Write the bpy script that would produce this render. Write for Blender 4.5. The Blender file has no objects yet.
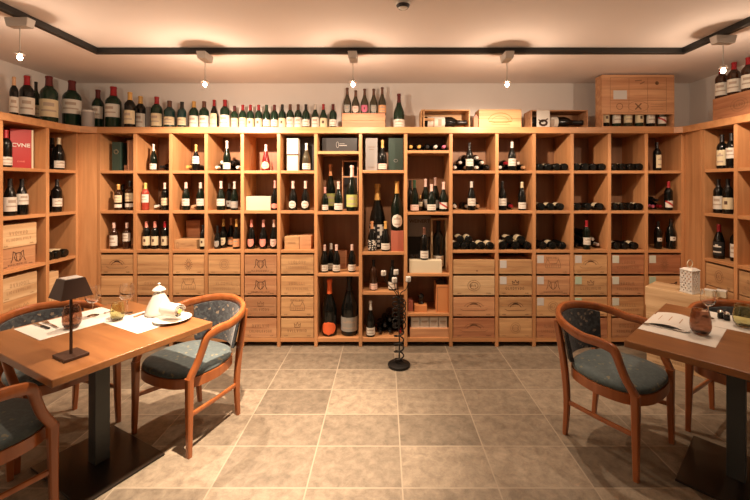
import bpy, bmesh, math, random
from mathutils import Vector, Matrix
random.seed(11)
S = bpy.context.scene
COL = S.collection
PI = math.pi
R = math.radians

# ------------------------------------------------------------------ camera constants (photo frame 750 x 500)
F, CX, HY, H = 380.0, 385.0, 185.0, 1.57
YF, YB = 3.686, 4.045          # front and back of the main wine rack
CEIL = 2.66

def X_at(px, y):
    return (px - CX) / F * y
def on_plane(px, py, z):
    y = (H - z) * F / (py - HY)
    return Vector(((px - CX) / F * y, y, z))

# ------------------------------------------------------------------ materials
MATS = {}
def new_mat(name):
    m = bpy.data.materials.new(name)
    m.use_nodes = True
    b = m.node_tree.nodes['Principled BSDF']
    MATS[name] = m
    return m, m.node_tree, b

def plain(name, col, rough=0.5, metal=0.0, spec=0.5, var=0.0, nscale=40, bump=0.0, coat=0.0):
    if name in MATS: return MATS[name]
    m, nt, b = new_mat(name)
    b.inputs['Base Color'].default_value = (*col, 1)
    b.inputs['Roughness'].default_value = rough
    b.inputs['Metallic'].default_value = metal
    b.inputs['Specular IOR Level'].default_value = spec
    b.inputs['Coat Weight'].default_value = coat
    if var > 0 or bump > 0:
        tc = nt.nodes.new('ShaderNodeTexCoord')
        n = nt.nodes.new('ShaderNodeTexNoise'); n.inputs['Scale'].default_value = nscale; n.inputs['Detail'].default_value = 4
        nt.links.new(tc.outputs['Object'], n.inputs['Vector'])
        if var > 0:
            r = nt.nodes.new('ShaderNodeValToRGB')
            r.color_ramp.elements[0].position = 0.3; r.color_ramp.elements[1].position = 0.7
            r.color_ramp.elements[0].color = (*[c * (1 - var) for c in col], 1)
            r.color_ramp.elements[1].color = (*[min(1, c * (1 + var)) for c in col], 1)
            nt.links.new(n.outputs['Fac'], r.inputs['Fac']); nt.links.new(r.outputs['Color'], b.inputs['Base Color'])
        if bump > 0:
            bp = nt.nodes.new('ShaderNodeBump'); bp.inputs['Strength'].default_value = bump; bp.inputs['Distance'].default_value = 0.002
            nt.links.new(n.outputs['Fac'], bp.inputs['Height']); nt.links.new(bp.outputs['Normal'], b.inputs['Normal'])
    return m

def wood(name, c1, c2, axis='x', rough=0.42, rnd=0.12, fine=1.0, coat=0.0):
    """grain stretched along an axis, with a small tone change from piece to piece"""
    m, nt, b = new_mat(name)
    L = nt.links.new
    tc = nt.nodes.new('ShaderNodeTexCoord')
    info = nt.nodes.new('ShaderNodeObjectInfo')
    off = nt.nodes.new('ShaderNodeVectorMath'); off.operation = 'MULTIPLY_ADD'
    off.inputs[1].default_value = (1, 1, 1)
    sc = nt.nodes.new('ShaderNodeVectorMath'); sc.operation = 'SCALE'
    comb = nt.nodes.new('ShaderNodeCombineXYZ')
    for i in range(3): L(info.outputs['Random'], comb.inputs[i])
    L(comb.outputs[0], sc.inputs[0]); sc.inputs['Scale'].default_value = 7.3
    L(tc.outputs['Object'], off.inputs[0]); L(sc.outputs[0], off.inputs[2])
    mp = nt.nodes.new('ShaderNodeMapping')
    s = {'x': (1.6, 22, 22), 'y': (22, 1.6, 22), 'z': (22, 22, 1.6)}[axis]
    mp.inputs['Scale'].default_value = [v * fine for v in s]
    L(off.outputs[0], mp.inputs['Vector'])
    n = nt.nodes.new('ShaderNodeTexNoise'); n.inputs['Scale'].default_value = 1.0; n.inputs['Detail'].default_value = 6; n.inputs['Distortion'].default_value = 0.6
    L(mp.outputs[0], n.inputs['Vector'])
    r = nt.nodes.new('ShaderNodeValToRGB')
    r.color_ramp.elements[0].position = 0.32; r.color_ramp.elements[1].position = 0.66
    r.color_ramp.elements[0].color = (*c2, 1); r.color_ramp.elements[1].color = (*c1, 1)
    L(n.outputs['Fac'], r.inputs['Fac'])
    hsv = nt.nodes.new('ShaderNodeHueSaturation')
    mr = nt.nodes.new('ShaderNodeMapRange'); mr.inputs['To Min'].default_value = 1 - rnd; mr.inputs['To Max'].default_value = 1 + rnd
    L(info.outputs['Random'], mr.inputs['Value']); L(mr.outputs[0], hsv.inputs['Value'])
    L(r.outputs['Color'], hsv.inputs['Color']); L(hsv.outputs['Color'], b.inputs['Base Color'])
    b.inputs['Roughness'].default_value = rough
    b.inputs['Coat Weight'].default_value = coat; b.inputs['Coat Roughness'].default_value = 0.2
    return m

def glass(name, col, rough=0.0, ior=1.45):
    m, nt, b = new_mat(name)
    b.inputs['Base Color'].default_value = (*col, 1); b.inputs['Transmission Weight'].default_value = 1.0
    b.inputs['Roughness'].default_value = rough; b.inputs['IOR'].default_value = ior
    return m

def emis(name, col, st):
    m, nt, b = new_mat(name)
    b.inputs['Base Color'].default_value = (*col, 1)
    b.inputs['Emission Color'].default_value = (*col, 1); b.inputs['Emission Strength'].default_value = st
    return m

RC1, RC2 = (0.58, 0.297, 0.132), (0.465, 0.22, 0.09)
wood('rack_wood_x', RC1, RC2, 'x'); wood('rack_wood_z', RC1, RC2, 'z'); wood('rack_wood_y', RC1, RC2, 'y')
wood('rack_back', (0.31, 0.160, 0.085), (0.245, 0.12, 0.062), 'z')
wood('pine_pale', (0.76, 0.55, 0.32), (0.55, 0.35, 0.18), 'x', 0.6, 0.08)
wood('pine_tan', (0.66, 0.41, 0.20), (0.44, 0.235, 0.105), 'x', 0.6, 0.14)
wood('pine_pink', (0.58, 0.32, 0.165), (0.40, 0.185, 0.088), 'x', 0.6, 0.14)
wood('pine_red', (0.50, 0.235, 0.115), (0.34, 0.135, 0.065), 'x', 0.6, 0.10)
wood('chair_wood', (0.36, 0.115, 0.033), (0.27, 0.078, 0.02), 'z', 0.3, 0.05, 1.0, 0.3)
wood('table_wood', (0.26, 0.115, 0.041), (0.20, 0.083, 0.029), 'x', 0.33, 0.03, 1.0, 0.15)
plain('ink', (0.24, 0.12, 0.058), 0.7); plain('ink_dark', (0.10, 0.05, 0.03), 0.7)
plain('ink_faint', (0.38, 0.21, 0.105), 0.7); plain('ink_gold', (0.36, 0.17, 0.04), 0.6)
plain('black_iron', (0.018, 0.017, 0.016), 0.45, 0.6)
plain('track_black', (0.012, 0.011, 0.010), 0.5)
plain('wall_paint', (0.78, 0.75, 0.72), 0.9, var=0.02, nscale=3, bump=0.05)
plain('ceiling_paint', (0.80, 0.725, 0.68), 0.9, var=0.02, nscale=2)
plain('paper', (0.84, 0.80, 0.72), 0.8, var=0.03, nscale=60)
plain('linen', (0.66, 0.64, 0.595), 0.85, var=0.03, nscale=200, bump=0.1)
plain('porcelain', (0.60, 0.585, 0.54), 0.2)
plain('white_metal', (0.80, 0.80, 0.76), 0.4)
plain('steel', (0.62, 0.60, 0.56), 0.25, 1.0)
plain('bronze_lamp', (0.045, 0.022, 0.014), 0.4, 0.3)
plain('pole_grey', (0.055, 0.064, 0.066), 0.45, 0.2)
plain('base_black', (0.022, 0.016, 0.012), 0.28, 0.3)
plain('cap_grey', (0.55, 0.53, 0.50), 0.5)
plain('card_black', (0.012, 0.012, 0.013), 0.55); plain('card_charcoal', (0.026, 0.025, 0.026), 0.5)
plain('card_grey', (0.29, 0.275, 0.265), 0.6); plain('card_green', (0.022, 0.045, 0.034), 0.5)
plain('card_white', (0.68, 0.66, 0.61), 0.7); plain('card_cream', (0.70, 0.62, 0.45), 0.7)
plain('card_red', (0.42, 0.022, 0.022), 0.45); plain('card_salmon', (0.40, 0.12, 0.075), 0.6)
plain('card_orange', (0.60, 0.25, 0.09), 0.6); plain('card_brown', (0.33, 0.155, 0.08), 0.6)
plain('sticker_mint', (0.46, 0.60, 0.47), 0.8); plain('sticker_pale', (0.62, 0.66, 0.58), 0.8); plain('sticker_grey', (0.58, 0.57, 0.55), 0.8)
G = {'black': plain('glass_black', (0.004, 0.0045, 0.004), 0.12, spec=0.4),
     'green': plain('glass_green', (0.008, 0.026, 0.014), 0.12, spec=0.45),
     'deep': plain('glass_deep', (0.003, 0.007, 0.004), 0.12, spec=0.4),
     'teal': plain('glass_teal', (0.010, 0.042, 0.040), 0.10, spec=0.6),
     'olive': plain('glass_olive', (0.05, 0.042, 0.024), 0.12, spec=0.6),
     'brown': plain('glass_brown', (0.035, 0.013, 0.006), 0.10, spec=0.6),
     'rose': plain('glass_rose', (0.34, 0.045, 0.03), 0.10, spec=0.6),
     'red': plain('glass_red', (0.16, 0.006, 0.008), 0.12, spec=0.6)}
C = {'red': (0.33, 0.012, 0.020), 'darkred': (0.12, 0.015, 0.016), 'black': (0.012, 0.011, 0.011), 'gold': (0.62, 0.36, 0.10),
     'pink': (0.75, 0.36, 0.32), 'palepink': (0.76, 0.55, 0.48), 'tan': (0.55, 0.33, 0.18), 'silver': (0.60, 0.57, 0.52), 'white': (0.68, 0.65, 0.58),
     'orange': (0.85, 0.16, 0.045), 'green': (0.02, 0.06, 0.03), 'cream': (0.66, 0.57, 0.38), 'yellow': (0.75, 0.55, 0.16), 'brown': (0.12, 0.05, 0.03),
     'lime': (0.42, 0.46, 0.14), 'rosepink': (0.80, 0.30, 0.24), 'magenta': (0.55, 0.13, 0.22), 'grey': (0.30, 0.30, 0.28), 'peach': (0.72, 0.36, 0.17)}
def capm(c): return plain('foil_' + c, C[c], 0.38, 0.15)
def labm(c): return plain('label_' + c, C[c], 0.75)

# upholstery: dark blue grey weave with lighter woven blocks and yellow flecks
def fabric(name, a, b_, fl, vs, fp):
    m, nt, b = new_mat(name); L = nt.links.new
    tc = nt.nodes.new('ShaderNodeTexCoord')
    v = nt.nodes.new('ShaderNodeTexVoronoi'); v.distance = 'CHEBYCHEV'; v.inputs['Scale'].default_value = vs
    L(tc.outputs['Object'], v.inputs['Vector'])
    rgb = nt.nodes.new('ShaderNodeSeparateColor'); L(v.outputs['Color'], rgb.inputs[0])
    r = nt.nodes.new('ShaderNodeValToRGB'); r.color_ramp.interpolation = 'CONSTANT'
    e = r.color_ramp.elements; e[0].position = 0; e[0].color = (*a, 1); e[1].position = 0.45; e[1].color = (*b_, 1)
    k = e.new(fp); k.color = (*fl, 1)
    k2 = e.new(0.7); k2.color = (*[(x + y) / 2 for x, y in zip(a, b_)], 1)
    L(rgb.outputs[0], r.inputs['Fac'])
    n = nt.nodes.new('ShaderNodeTexNoise'); n.inputs['Scale'].default_value = 260; L(tc.outputs['Object'], n.inputs['Vector'])
    mx = nt.nodes.new('ShaderNodeMix'); mx.data_type = 'RGBA'; mx.inputs['Factor'].default_value = 0.25
    L(r.outputs['Color'], mx.inputs['A']); L(n.outputs['Color'], mx.inputs['B']); mx.blend_type = 'MULTIPLY'
    L(mx.outputs['Result'], b.inputs['Base Color'])
    bp = nt.nodes.new('ShaderNodeBump'); bp.inputs['Strength'].default_value = 0.3; bp.inputs['Distance'].default_value = 0.002
    L(n.outputs['Fac'], bp.inputs['Height']); L(bp.outputs['Normal'], b.inputs['Normal'])
    b.inputs['Roughness'].default_value = 0.9; b.inputs['Sheen Weight'].default_value = 0.2
    return m
fabric('seat_fabric', (0.066, 0.096, 0.102), (0.085, 0.120, 0.126), (0.19, 0.18, 0.12), 62, .96)
fabric('back_fabric', (0.022, 0.026, 0.032), (0.050, 0.060, 0.066), (0.22, 0.17, 0.12), 62, .93)

def floor_mat():
    m, nt, b = new_mat('stone_tile'); L = nt.links.new
    N = lambda op, a=None, c=None: _math(nt, op, a, c)
    tc = nt.nodes.new('ShaderNodeTexCoord'); sp = nt.nodes.new('ShaderNodeSeparateXYZ'); L(tc.outputs['Object'], sp.inputs[0])
    u = N('DIVIDE', N('SUBTRACT', sp.outputs[0], 0.09), 0.497); v = N('DIVIDE', N('SUBTRACT', sp.outputs[1], 1.969), 0.3165)
    fu, fv = N('FRACT', u), N('FRACT', v)
    du = N('MULTIPLY', N('MINIMUM', fu, N('SUBTRACT', 1.0, fu)), 0.497); dv = N('MULTIPLY', N('MINIMUM', fv, N('SUBTRACT', 1.0, fv)), 0.3165)
    d = N('MINIMUM', du, dv)
    mr = nt.nodes.new('ShaderNodeMapRange'); mr.inputs['From Min'].default_value = 0.0025; mr.inputs['From Max'].default_value = 0.0055
    L(d, mr.inputs['Value'])
    cb = nt.nodes.new('ShaderNodeCombineXYZ'); L(N('FLOOR', u), cb.inputs[0]); L(N('FLOOR', v), cb.inputs[1])
    wn = nt.nodes.new('ShaderNodeTexWhiteNoise'); wn.noise_dimensions = '2D'; L(cb.outputs[0], wn.inputs['Vector'])
    vo = nt.nodes.new('ShaderNodeVectorMath'); vo.operation = 'MULTIPLY_ADD'; vo.inputs[1].default_value = (3, 3, 3)
    L(cb.outputs[0], vo.inputs[0]); L(tc.outputs['Object'], vo.inputs[2])
    n = nt.nodes.new('ShaderNodeTexNoise'); n.inputs['Scale'].default_value = 14; n.inputs['Detail'].default_value = 10; n.inputs['Roughness'].default_value = 0.75; n.inputs['Distortion'].default_value = 0.3
    L(vo.outputs[0], n.inputs['Vector'])
    r = nt.nodes.new('ShaderNodeValToRGB'); e = r.color_ramp.elements
    e[0].position = 0.30; e[0].color = (0.136, 0.110, 0.080, 1); e[1].position = 0.70; e[1].color = (0.335, 0.282, 0.208, 1)
    L(n.outputs['Fac'], r.inputs['Fac'])
    hs = nt.nodes.new('ShaderNodeHueSaturation'); m2 = nt.nodes.new('ShaderNodeMapRange'); m2.inputs['To Min'].default_value = 0.62; m2.inputs['To Max'].default_value = 1.08
    L(wn.outputs['Value'], m2.inputs['Value']); L(m2.outputs[0], hs.inputs['Value']); L(r.outputs['Color'], hs.inputs['Color'])
    mx = nt.nodes.new('ShaderNodeMix'); mx.data_type = 'RGBA'; mx.inputs['A'].default_value = (0.315, 0.268, 0.202, 1)
    L(mr.outputs[0], mx.inputs['Factor']); L(hs.outputs['Color'], mx.inputs['B']); L(mx.outputs['Result'], b.inputs['Base Color'])
    b.inputs['Roughness'].default_value = 0.55
    bp = nt.nodes.new('ShaderNodeBump'); bp.inputs['Strength'].default_value = 0.35; bp.inputs['Distance'].default_value = 0.003
    L(N('ADD', N('MULTIPLY', mr.outputs[0], 0.6), N('MULTIPLY', n.outputs['Fac'], 0.5)), bp.inputs['Height']); L(bp.outputs['Normal'], b.inputs['Normal'])
    return m
def _math(nt, op, a, c):
    nd = nt.nodes.new('ShaderNodeMath'); nd.operation = op
    for i, x in enumerate((a, c)):
        if x is None: continue
        if isinstance(x, (int, float)): nd.inputs[i].default_value = x
        else: nt.links.new(x, nd.inputs[i])
    return nd.outputs[0]
floor_mat()
glass('clear_glass', (1, 1, 1)); glass('smoke_glass', (0.50, 0.33, 0.25)); glass('lime_glass', (0.80, 0.78, 0.52))
glass('shaker_glass', (0.5, 0.5, 0.48))

# ------------------------------------------------------------------ mesh builder
class MB:
    def __init__(s): s.v, s.f, s.m = [], [], []
    def add(s, vs, fs, mi=0):
        b = len(s.v); s.v += [tuple(v) for v in vs]
        for f in fs: s.f.append([b + i for i in f]); s.m.append(mi)
        return s
    def box(s, x0, y0, z0, x1, y1, z1, mi=0):
        x0, x1 = min(x0, x1), max(x0, x1); y0, y1 = min(y0, y1), max(y0, y1); z0, z1 = min(z0, z1), max(z0, z1)
        vs = [(x0,y0,z0),(x1,y0,z0),(x1,y1,z0),(x0,y1,z0),(x0,y0,z1),(x1,y0,z1),(x1,y1,z1),(x0,y1,z1)]
        return s.add(vs, [(0,3,2,1),(4,5,6,7),(0,1,5,4),(1,2,6,5),(2,3,7,6),(3,0,4,7)], mi)
    def prism(s, poly, z0, z1, mi=0):
        n = len(poly); vs = [(x,y,z0) for x,y in poly] + [(x,y,z1) for x,y in poly]
        fs = [tuple(range(n))[::-1], tuple(range(n, 2*n))] + [(i,(i+1)%n,n+(i+1)%n,n+i) for i in range(n)]
        return s.add(vs, fs, mi)
    def lathe(s, prof, n=20, c=(0,0,0), mi=0, close=False):
        vs, fs = [], []; k = len(prof)
        for r, z in prof:
            for i in range(n):
                a = 2*PI*i/n; vs.append((c[0]+r*math.cos(a), c[1]+r*math.sin(a), c[2]+z))
        for j in range(k-1 if not close else k):
            j2 = (j+1) % k
            for i in range(n):
                i2 = (i+1) % n
                fs.append((j*n+i, j*n+i2, j2*n+i2, j2*n+i))
        return s.add(vs, fs, mi)
    def sweep(s, pts, size, out=None, closed=False, n=10, mi=0, p=3.0, sub=4, cap=True):
        """rounded-rectangle section swept on a smooth path; size = (w,h) or a function of 0..1"""
        P = [Vector(q) for q in pts]; Q = []
        m = len(P); segs = m if closed else m-1
        for i in range(segs):
            g = lambda k: P[k % m] if closed else P[max(0, min(m-1, k))]
            p0, p1, p2, p3 = g(i-1), g(i), g(i+1), g(i+2)
            for t in range(sub):
                u = t/sub
                Q.append(0.5*((2*p1)+(p2-p0)*u+(2*p0-5*p1+4*p2-p3)*u*u+(3*p1-p0-3*p2+p3)*u**3))
        if not closed: Q.append(P[-1].copy())
        K = len(Q); vs, fs = [], []
        prev = None
        for i, q in enumerate(Q):
            T = (Q[(i+1) % K]-Q[i-1]) if closed else (Q[min(K-1,i+1)]-Q[max(0,i-1)])
            T.normalize()
            if out is not None: o = Vector(out(q)) if callable(out) else Vector(out)
            else: o = prev if prev is not None else (Vector((0,0,1)).cross(T) if abs(T.z) < 0.9 else Vector((1,0,0)))
            a = o - o.dot(T)*T
            if a.length < 1e-6: a = Vector((1,0,0)).cross(T)
            a.normalize(); bb = T.cross(a); prev = a
            w, h = size(i/(K-1)) if callable(size) else size
            for k in range(n):
                an = 2*PI*(k+0.5)/n; cx, sx = math.cos(an), math.sin(an)
                rr = (abs(cx)**p+abs(sx)**p)**(-1/p)
                vs.append(q + a*(cx*rr*w/2) + bb*(sx*rr*h/2))
        for i in range(K if closed else K-1):
            i2 = (i+1) % K
            for k in range(n):
                k2 = (k+1) % n
                fs.append((i*n+k, i*n+k2, i2*n+k2, i2*n+k))
        if not closed and cap: fs += [tuple(range(n))[::-1], tuple((K-1)*n+k for k in range(n))]
        return s.add(vs, fs, mi)
    def grid(s, fn, nu, nv, mi=0):
        vs = [fn(i/nu, j/nv) for j in range(nv+1) for i in range(nu+1)]
        fs = [(j*(nu+1)+i, j*(nu+1)+i+1, (j+1)*(nu+1)+i+1, (j+1)*(nu+1)+i) for j in range(nv) for i in range(nu)]
        return s.add(vs, fs, mi)
    def stroke(s, pts, w, y, mi=0):
        """flat printed line in the x-z plane at depth y"""
        for (x0,z0),(x1,z1) in zip(pts, pts[1:]):
            dx, dz = x1-x0, z1-z0; l = math.hypot(dx, dz) or 1e-6
            nx, nz = -dz/l*w/2, dx/l*w/2; ex, ez = dx/l*w*.3, dz/l*w*.3
            s.add([(x0-ex-nx,y,z0-ez-nz),(x1+ex-nx,y,z1+ez-nz),(x1+ex+nx,y,z1+ez+nz),(x0-ex+nx,y,z0-ez+nz)], [(0,1,2,3)], mi)
        return s
    def mesh(s, name, mats, smooth=None):
        me = bpy.data.meshes.new(name); me.from_pydata(s.v, [], s.f)
        for m in (mats if isinstance(mats, (list, tuple)) else [mats]):
            me.materials.append(MATS[m] if isinstance(m, str) else m)
        me.polygons.foreach_set('material_index', s.m)
        bm = bmesh.new(); bm.from_mesh(me)
        if smooth is not None or True:
            bmesh.ops.recalc_face_normals(bm, faces=bm.faces) if smooth != 'flat' else None
        bm.to_mesh(me); bm.free()
        if isinstance(smooth, (int, float)):
            me.polygons.foreach_set('use_smooth', [True]*len(me.polygons)); me.set_sharp_from_angle(angle=R(smooth))
        me.update()
        return me

def link(name, data, parent=None, loc=None):
    o = bpy.data.objects.new(name, data); COL.objects.link(o)
    if parent: o.parent = parent
    if loc: o.location = loc
    return o
def bevel(o, w=0.003, seg=2):
    md = o.modifiers.new('edge', 'BEVEL'); md.width = w; md.segments = seg; md.limit_method = 'ANGLE'; md.angle_limit = R(40)
    return o
def tag(o, label, cat, group=None):
    o['label'] = label; o['category'] = cat
    if group: o['group'] = group
    return o
def thing(name, label, cat, loc=(0,0,0), rz=0.0, group=None):
    o = link(name, None, None, loc); o.rotation_euler = (0,0,rz); o.empty_display_size = 0.05
    return tag(o, label, cat, group)
def part(name, mb, mats, parent, smooth=None, bev=0):
    o = link(name, mb.mesh(name, mats, smooth), parent)
    if bev: bevel(o, bev)
    return o
def structure(name, mb, mats):
    o = link(name, mb.mesh(name, mats)); o['kind'] = 'structure'; return o
def dup(root, loc, rz, label, group=None, name=None):
    r = root.copy(); COL.objects.link(r); r.location = loc; r.rotation_euler = (0,0,rz); r['label'] = label
    if group: r['group'] = group
    for ch in root.children:
        c = ch.copy(); COL.objects.link(c); c.parent = r
        for g in ch.children:
            d = g.copy(); COL.objects.link(d); d.parent = c
    return r

TXT = {}
def text_mesh(s, size, mat, bold=0.0):
    k = (s, size, mat)
    if k in TXT: return TXT[k]
    cu = bpy.data.curves.new('lettering', 'FONT'); cu.body = s; cu.size = size; cu.align_x = 'CENTER'; cu.align_y = 'CENTER'; cu.offset = bold
    o = bpy.data.objects.new('lettering', cu); COL.objects.link(o)
    dg = bpy.context.evaluated_depsgraph_get()
    me = bpy.data.meshes.new_from_object(o.evaluated_get(dg)); bpy.data.objects.remove(o)
    me.materials.clear(); me.materials.append(MATS[mat]); me.transform(Matrix.Rotation(PI/2, 4, 'X'))
    TXT[k] = me
    return me

# ------------------------------------------------------------------ the room
XL, XR = -3.345, 3.265
structure('floor', MB().box(XL-.1, -2.3, -0.1, XR+.1, 4.2, 0), 'stone_tile')
structure('ceiling', MB().box(XL-.1, -2.3, CEIL, XR+.1, 4.2, CEIL+.1), 'ceiling_paint')
structure('wall_back', MB().box(XL-.1, 4.075, 0, XR+.1, 4.2, CEIL), 'wall_paint')
structure('wall_left', MB().box(XL-.1, -2.3, 0, XL, 4.075, CEIL), 'wall_paint')
structure('wall_right', MB().box(XR, -2.3, 0, XR+.1, 4.075, CEIL), 'wall_paint')
structure('wall_front', MB().box(XL, -2.3, 0, XR, -2.2, CEIL), 'wall_paint')

# ------------------------------------------------------------------ wine rack along the back wall
BPX = [98.5, 134.8, 170.6, 206, 242.2, 278.7, 315.8, 360.5, 405.7, 451, 497, 534.3, 572.2, 609.6, 646.5, 683]
BX = [(p-CX)*YF/F for p in BPX]
TH, SH = 0.032, 0.028
Z1, Z2, Z3 = 1.696, 1.307, 0.925
ZB0, ZB1, ZT0, ZT1 = 0.047, 0.086, 2.07, 2.132
ORD = ['first','second','third','fourth','fifth','sixth','seventh','eighth','ninth','tenth','eleventh','twelfth','thirteenth','fourteenth','fifteenth']
SHELVES = {}
for i in range(15):
    SHELVES[i] = [Z1, Z2, Z3]
SHELVES[6] = [1.885, 1.298, 0.697]; SHELVES[7] = [1.70, 0.906, 0.5175]; SHELVES[8] = [1.893, 1.294, 0.697, 0.309]
SLOTZ = [0.088, 0.294, 0.500, 0.706]
def make_rack(a, b, label):
    t = thing('wine_rack', label, 'rack', ((BX[a]+BX[b])/2, YF, 0), 0, 'wall racks')
    ox, oy = (BX[a]+BX[b])/2, YF
    last = (b == 15)
    for i in range(a, b + (1 if last else 0)):
        part('upright', MB().box(BX[i]-TH/2-ox, 0, 0, BX[i]+TH/2-ox, YB-oy, ZT0-.0005), 'rack_wood_z', t, bev=.002)
    for i in range(a, b):
        x0, x1 = BX[i]+TH/2-ox+.0003, BX[i+1]-TH/2-ox-.0003
        if i+1 == b and not last: x1 -= .0005
        for z in SHELVES[i]:
            part('shelf', MB().box(x0, .003, z-SH/2, x1, YB-oy, z+SH/2), 'rack_wood_x', t, bev=.002)
        part('bottom_board', MB().box(x0, .003, ZB0, x1, YB-oy, ZB1), 'rack_wood_x', t, bev=.002)
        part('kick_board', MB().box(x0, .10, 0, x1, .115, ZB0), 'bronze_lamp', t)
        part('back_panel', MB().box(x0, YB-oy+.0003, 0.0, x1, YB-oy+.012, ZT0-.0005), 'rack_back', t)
        if i not in (6, 7, 8):
            for z in SLOTZ[1:]:
                part('slot_board', MB().box(x0, .05, z-.009, x1, YB-oy, z-.0004), 'rack_wood_x', t)
make_rack(0, 6, 'cherry wood wall rack of six narrow bays beside the corner with the lamp table')
make_rack(6, 10, 'cherry wood wall rack of four wide bays in the middle of the back wall')
make_rack(10, 15, 'cherry wood wall rack of five narrow bays behind the table with the white lantern')

# side racks
LX, RX = -2.955, 2.872
LD, RD = [2.56, 2.925, 3.33, 3.65], [3.43, 3.115, 2.76]
def side_rack(xf, xb, divs, label, extra):
    t = thing('wine_rack', label, 'rack', (xf, divs[0], 0), 0, 'wall racks')
    o = Vector((xf, divs[0], 0)); sg = 1 if xb > xf else -1
    def bx(x0, y0, z0, x1, y1, z1): return MB().box(x0-o.x, y0-o.y, z0, x1-o.x, y1-o.y, z1)
    for y in divs: part('upright', bx(xf, y-TH/2, 0, xb, y+TH/2, ZT0-.0005), 'rack_wood_z', t, bev=.002)
    for y0, y1 in zip(sorted(divs), sorted(divs)[1:]):
        a, b = y0+TH/2+.0003, y1-TH/2-.0003
        for z in (Z1, Z2, extra): part('shelf', bx(xf+sg*.003, a, z-SH/2, xb, b, z+SH/2), 'rack_wood_y', t, bev=.002)
        part('bottom_board', bx(xf+sg*.003, a, ZB0, xb, b, ZB1), 'rack_wood_y', t)
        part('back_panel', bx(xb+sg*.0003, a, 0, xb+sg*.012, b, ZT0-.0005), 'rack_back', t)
    return t
side_rack(LX, LX-.365, LD, 'cherry wood side rack on the wall behind the table with the small lamp', 0.885)
side_rack(RX, RX+.365, RD, 'cherry wood side rack on the wall behind the white lantern', 0.905)
# corner posts join the side racks to the back rack
bx0 = BX[0]-TH/2-.001; bx1 = BX[15]+TH/2+.001
tag(link('corner_post', MB().prism([(bx0, YF), (bx0, YB), (-3.0, YB), (LX-.02, 3.668), (LX, 3.668)], 0, ZT0-.0005).mesh('corner_post', 'rack_wood_z')),
    'angled cherry wood corner post between side rack and first narrow bay', 'post')
tag(link('corner_post', MB().prism([(bx1, YF), (bx1, YB), (RX+.12, YB), (RX+.13, 3.448), (RX-.001, 3.448)], 0, ZT0-.0005).mesh('corner_post', 'rack_wood_z')),
    'angled cherry wood corner post between fifteenth bay and side rack behind lantern', 'post')
led = MB().prism([(LX-.37, 2.5), (LX+.012, 2.5), (LX+.012, 3.50), (LX+.05, 3.62), (LX+.17, YF-.012), (RX-.08, YF-.012), (RX-.02, YF-.05), (RX-.012, 3.55), (RX-.012, 2.7), (RX+.37, 2.7), (RX+.37, 4.06), (LX-.37, 4.06)], ZT0, ZT1)
tag(bevel(link('display_ledge', led.mesh('display_ledge', 'rack_wood_x')), .004), 'continuous cherry wood ledge running along the top of all the racks', 'ledge')

# ------------------------------------------------------------------ bottles
PROF = {
 'bordeaux': [(0.0,.003),(.030,.0),(.0352,.002),(.0375,.008),(.0375,.186),(.0362,.200),(.0300,.216),(.0210,.228),(.0160,.240),(.0145,.252),(.0140,.287),(.0156,.288),(.0156,.298),(.0140,.300),(.0,.300)],
 'burgundy': [(0.0,.003),(.033,.0),(.0390,.002),(.0410,.008),(.0410,.140),(.0395,.160),(.0330,.188),(.0240,.214),(.0175,.234),(.0148,.252),(.0140,.287),(.0156,.288),(.0156,.298),(.0140,.300),(.0,.300)],
 'champagne': [(0.0,.003),(.036,.0),(.0425,.002),(.0442,.009),(.0442,.135),(.0420,.155),(.0340,.182),(.0235,.211),(.0168,.238),(.0137,.268),(.0132,.300),(.0165,.301),(.0165,.310),(.0150,.318),(.0,.318)],
 'spirit': [(0.0,.003),(.033,.0),(.0385,.002),(.0400,.007),(.0400,.180),(.0380,.196),(.0250,.212),(.0155,.220),(.0140,.232),(.0140,.262),(.0160,.263),(.0160,.284),(.0140,.286),(.0,.286)],
 'pear': [(0.0,.003),(.040,.0),(.047,.003),(.050,.012),(.049,.060),(.043,.110),(.033,.160),(.022,.205),(.0165,.235),(.0145,.262),(.0140,.287),(.0156,.288),(.0156,.298),(.0140,.300),(.0,.300)],
}
HT = {k: p[-1][1] for k, p in PROF.items()}; RAD = {k: max(r for r, z in p) for k, p in PROF.items()}
FOIL0 = {'bordeaux': .236, 'burgundy': .238, 'champagne': .238, 'spirit': .228, 'pear': .225}
def radius_at(kind, z):
    p = PROF[kind]
    for (r0,z0),(r1,z1) in zip(p, p[1:]):
        if z0 <= z <= z1 and z1 > z0: return r0+(r1-r0)*(z-z0)/(z1-z0)
    return RAD[kind]
MESH = {}
def body_mesh(kind, g):
    k = ('b', kind, g)
    if k not in MESH: MESH[k] = MB().lathe(PROF[kind], 22).mesh('glass_body', G[g], 50)
    return MESH[k]
def foil_mesh(kind, c, z0):
    k = ('f', kind, c, z0)
    if k not in MESH:
        pr = [(radius_at(kind, z0)+.0007, z0)] + [(r+.0007, z) for r, z in PROF[kind] if z > z0+.003]
        pr[-1] = (0, pr[-1][1]+.0009); pr[-2] = (pr[-2][0], pr[-2][1]+.0007)
        MESH[k] = MB().lathe(pr, 18).mesh('capsule', capm(c), 50)
    return MESH[k]
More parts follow.
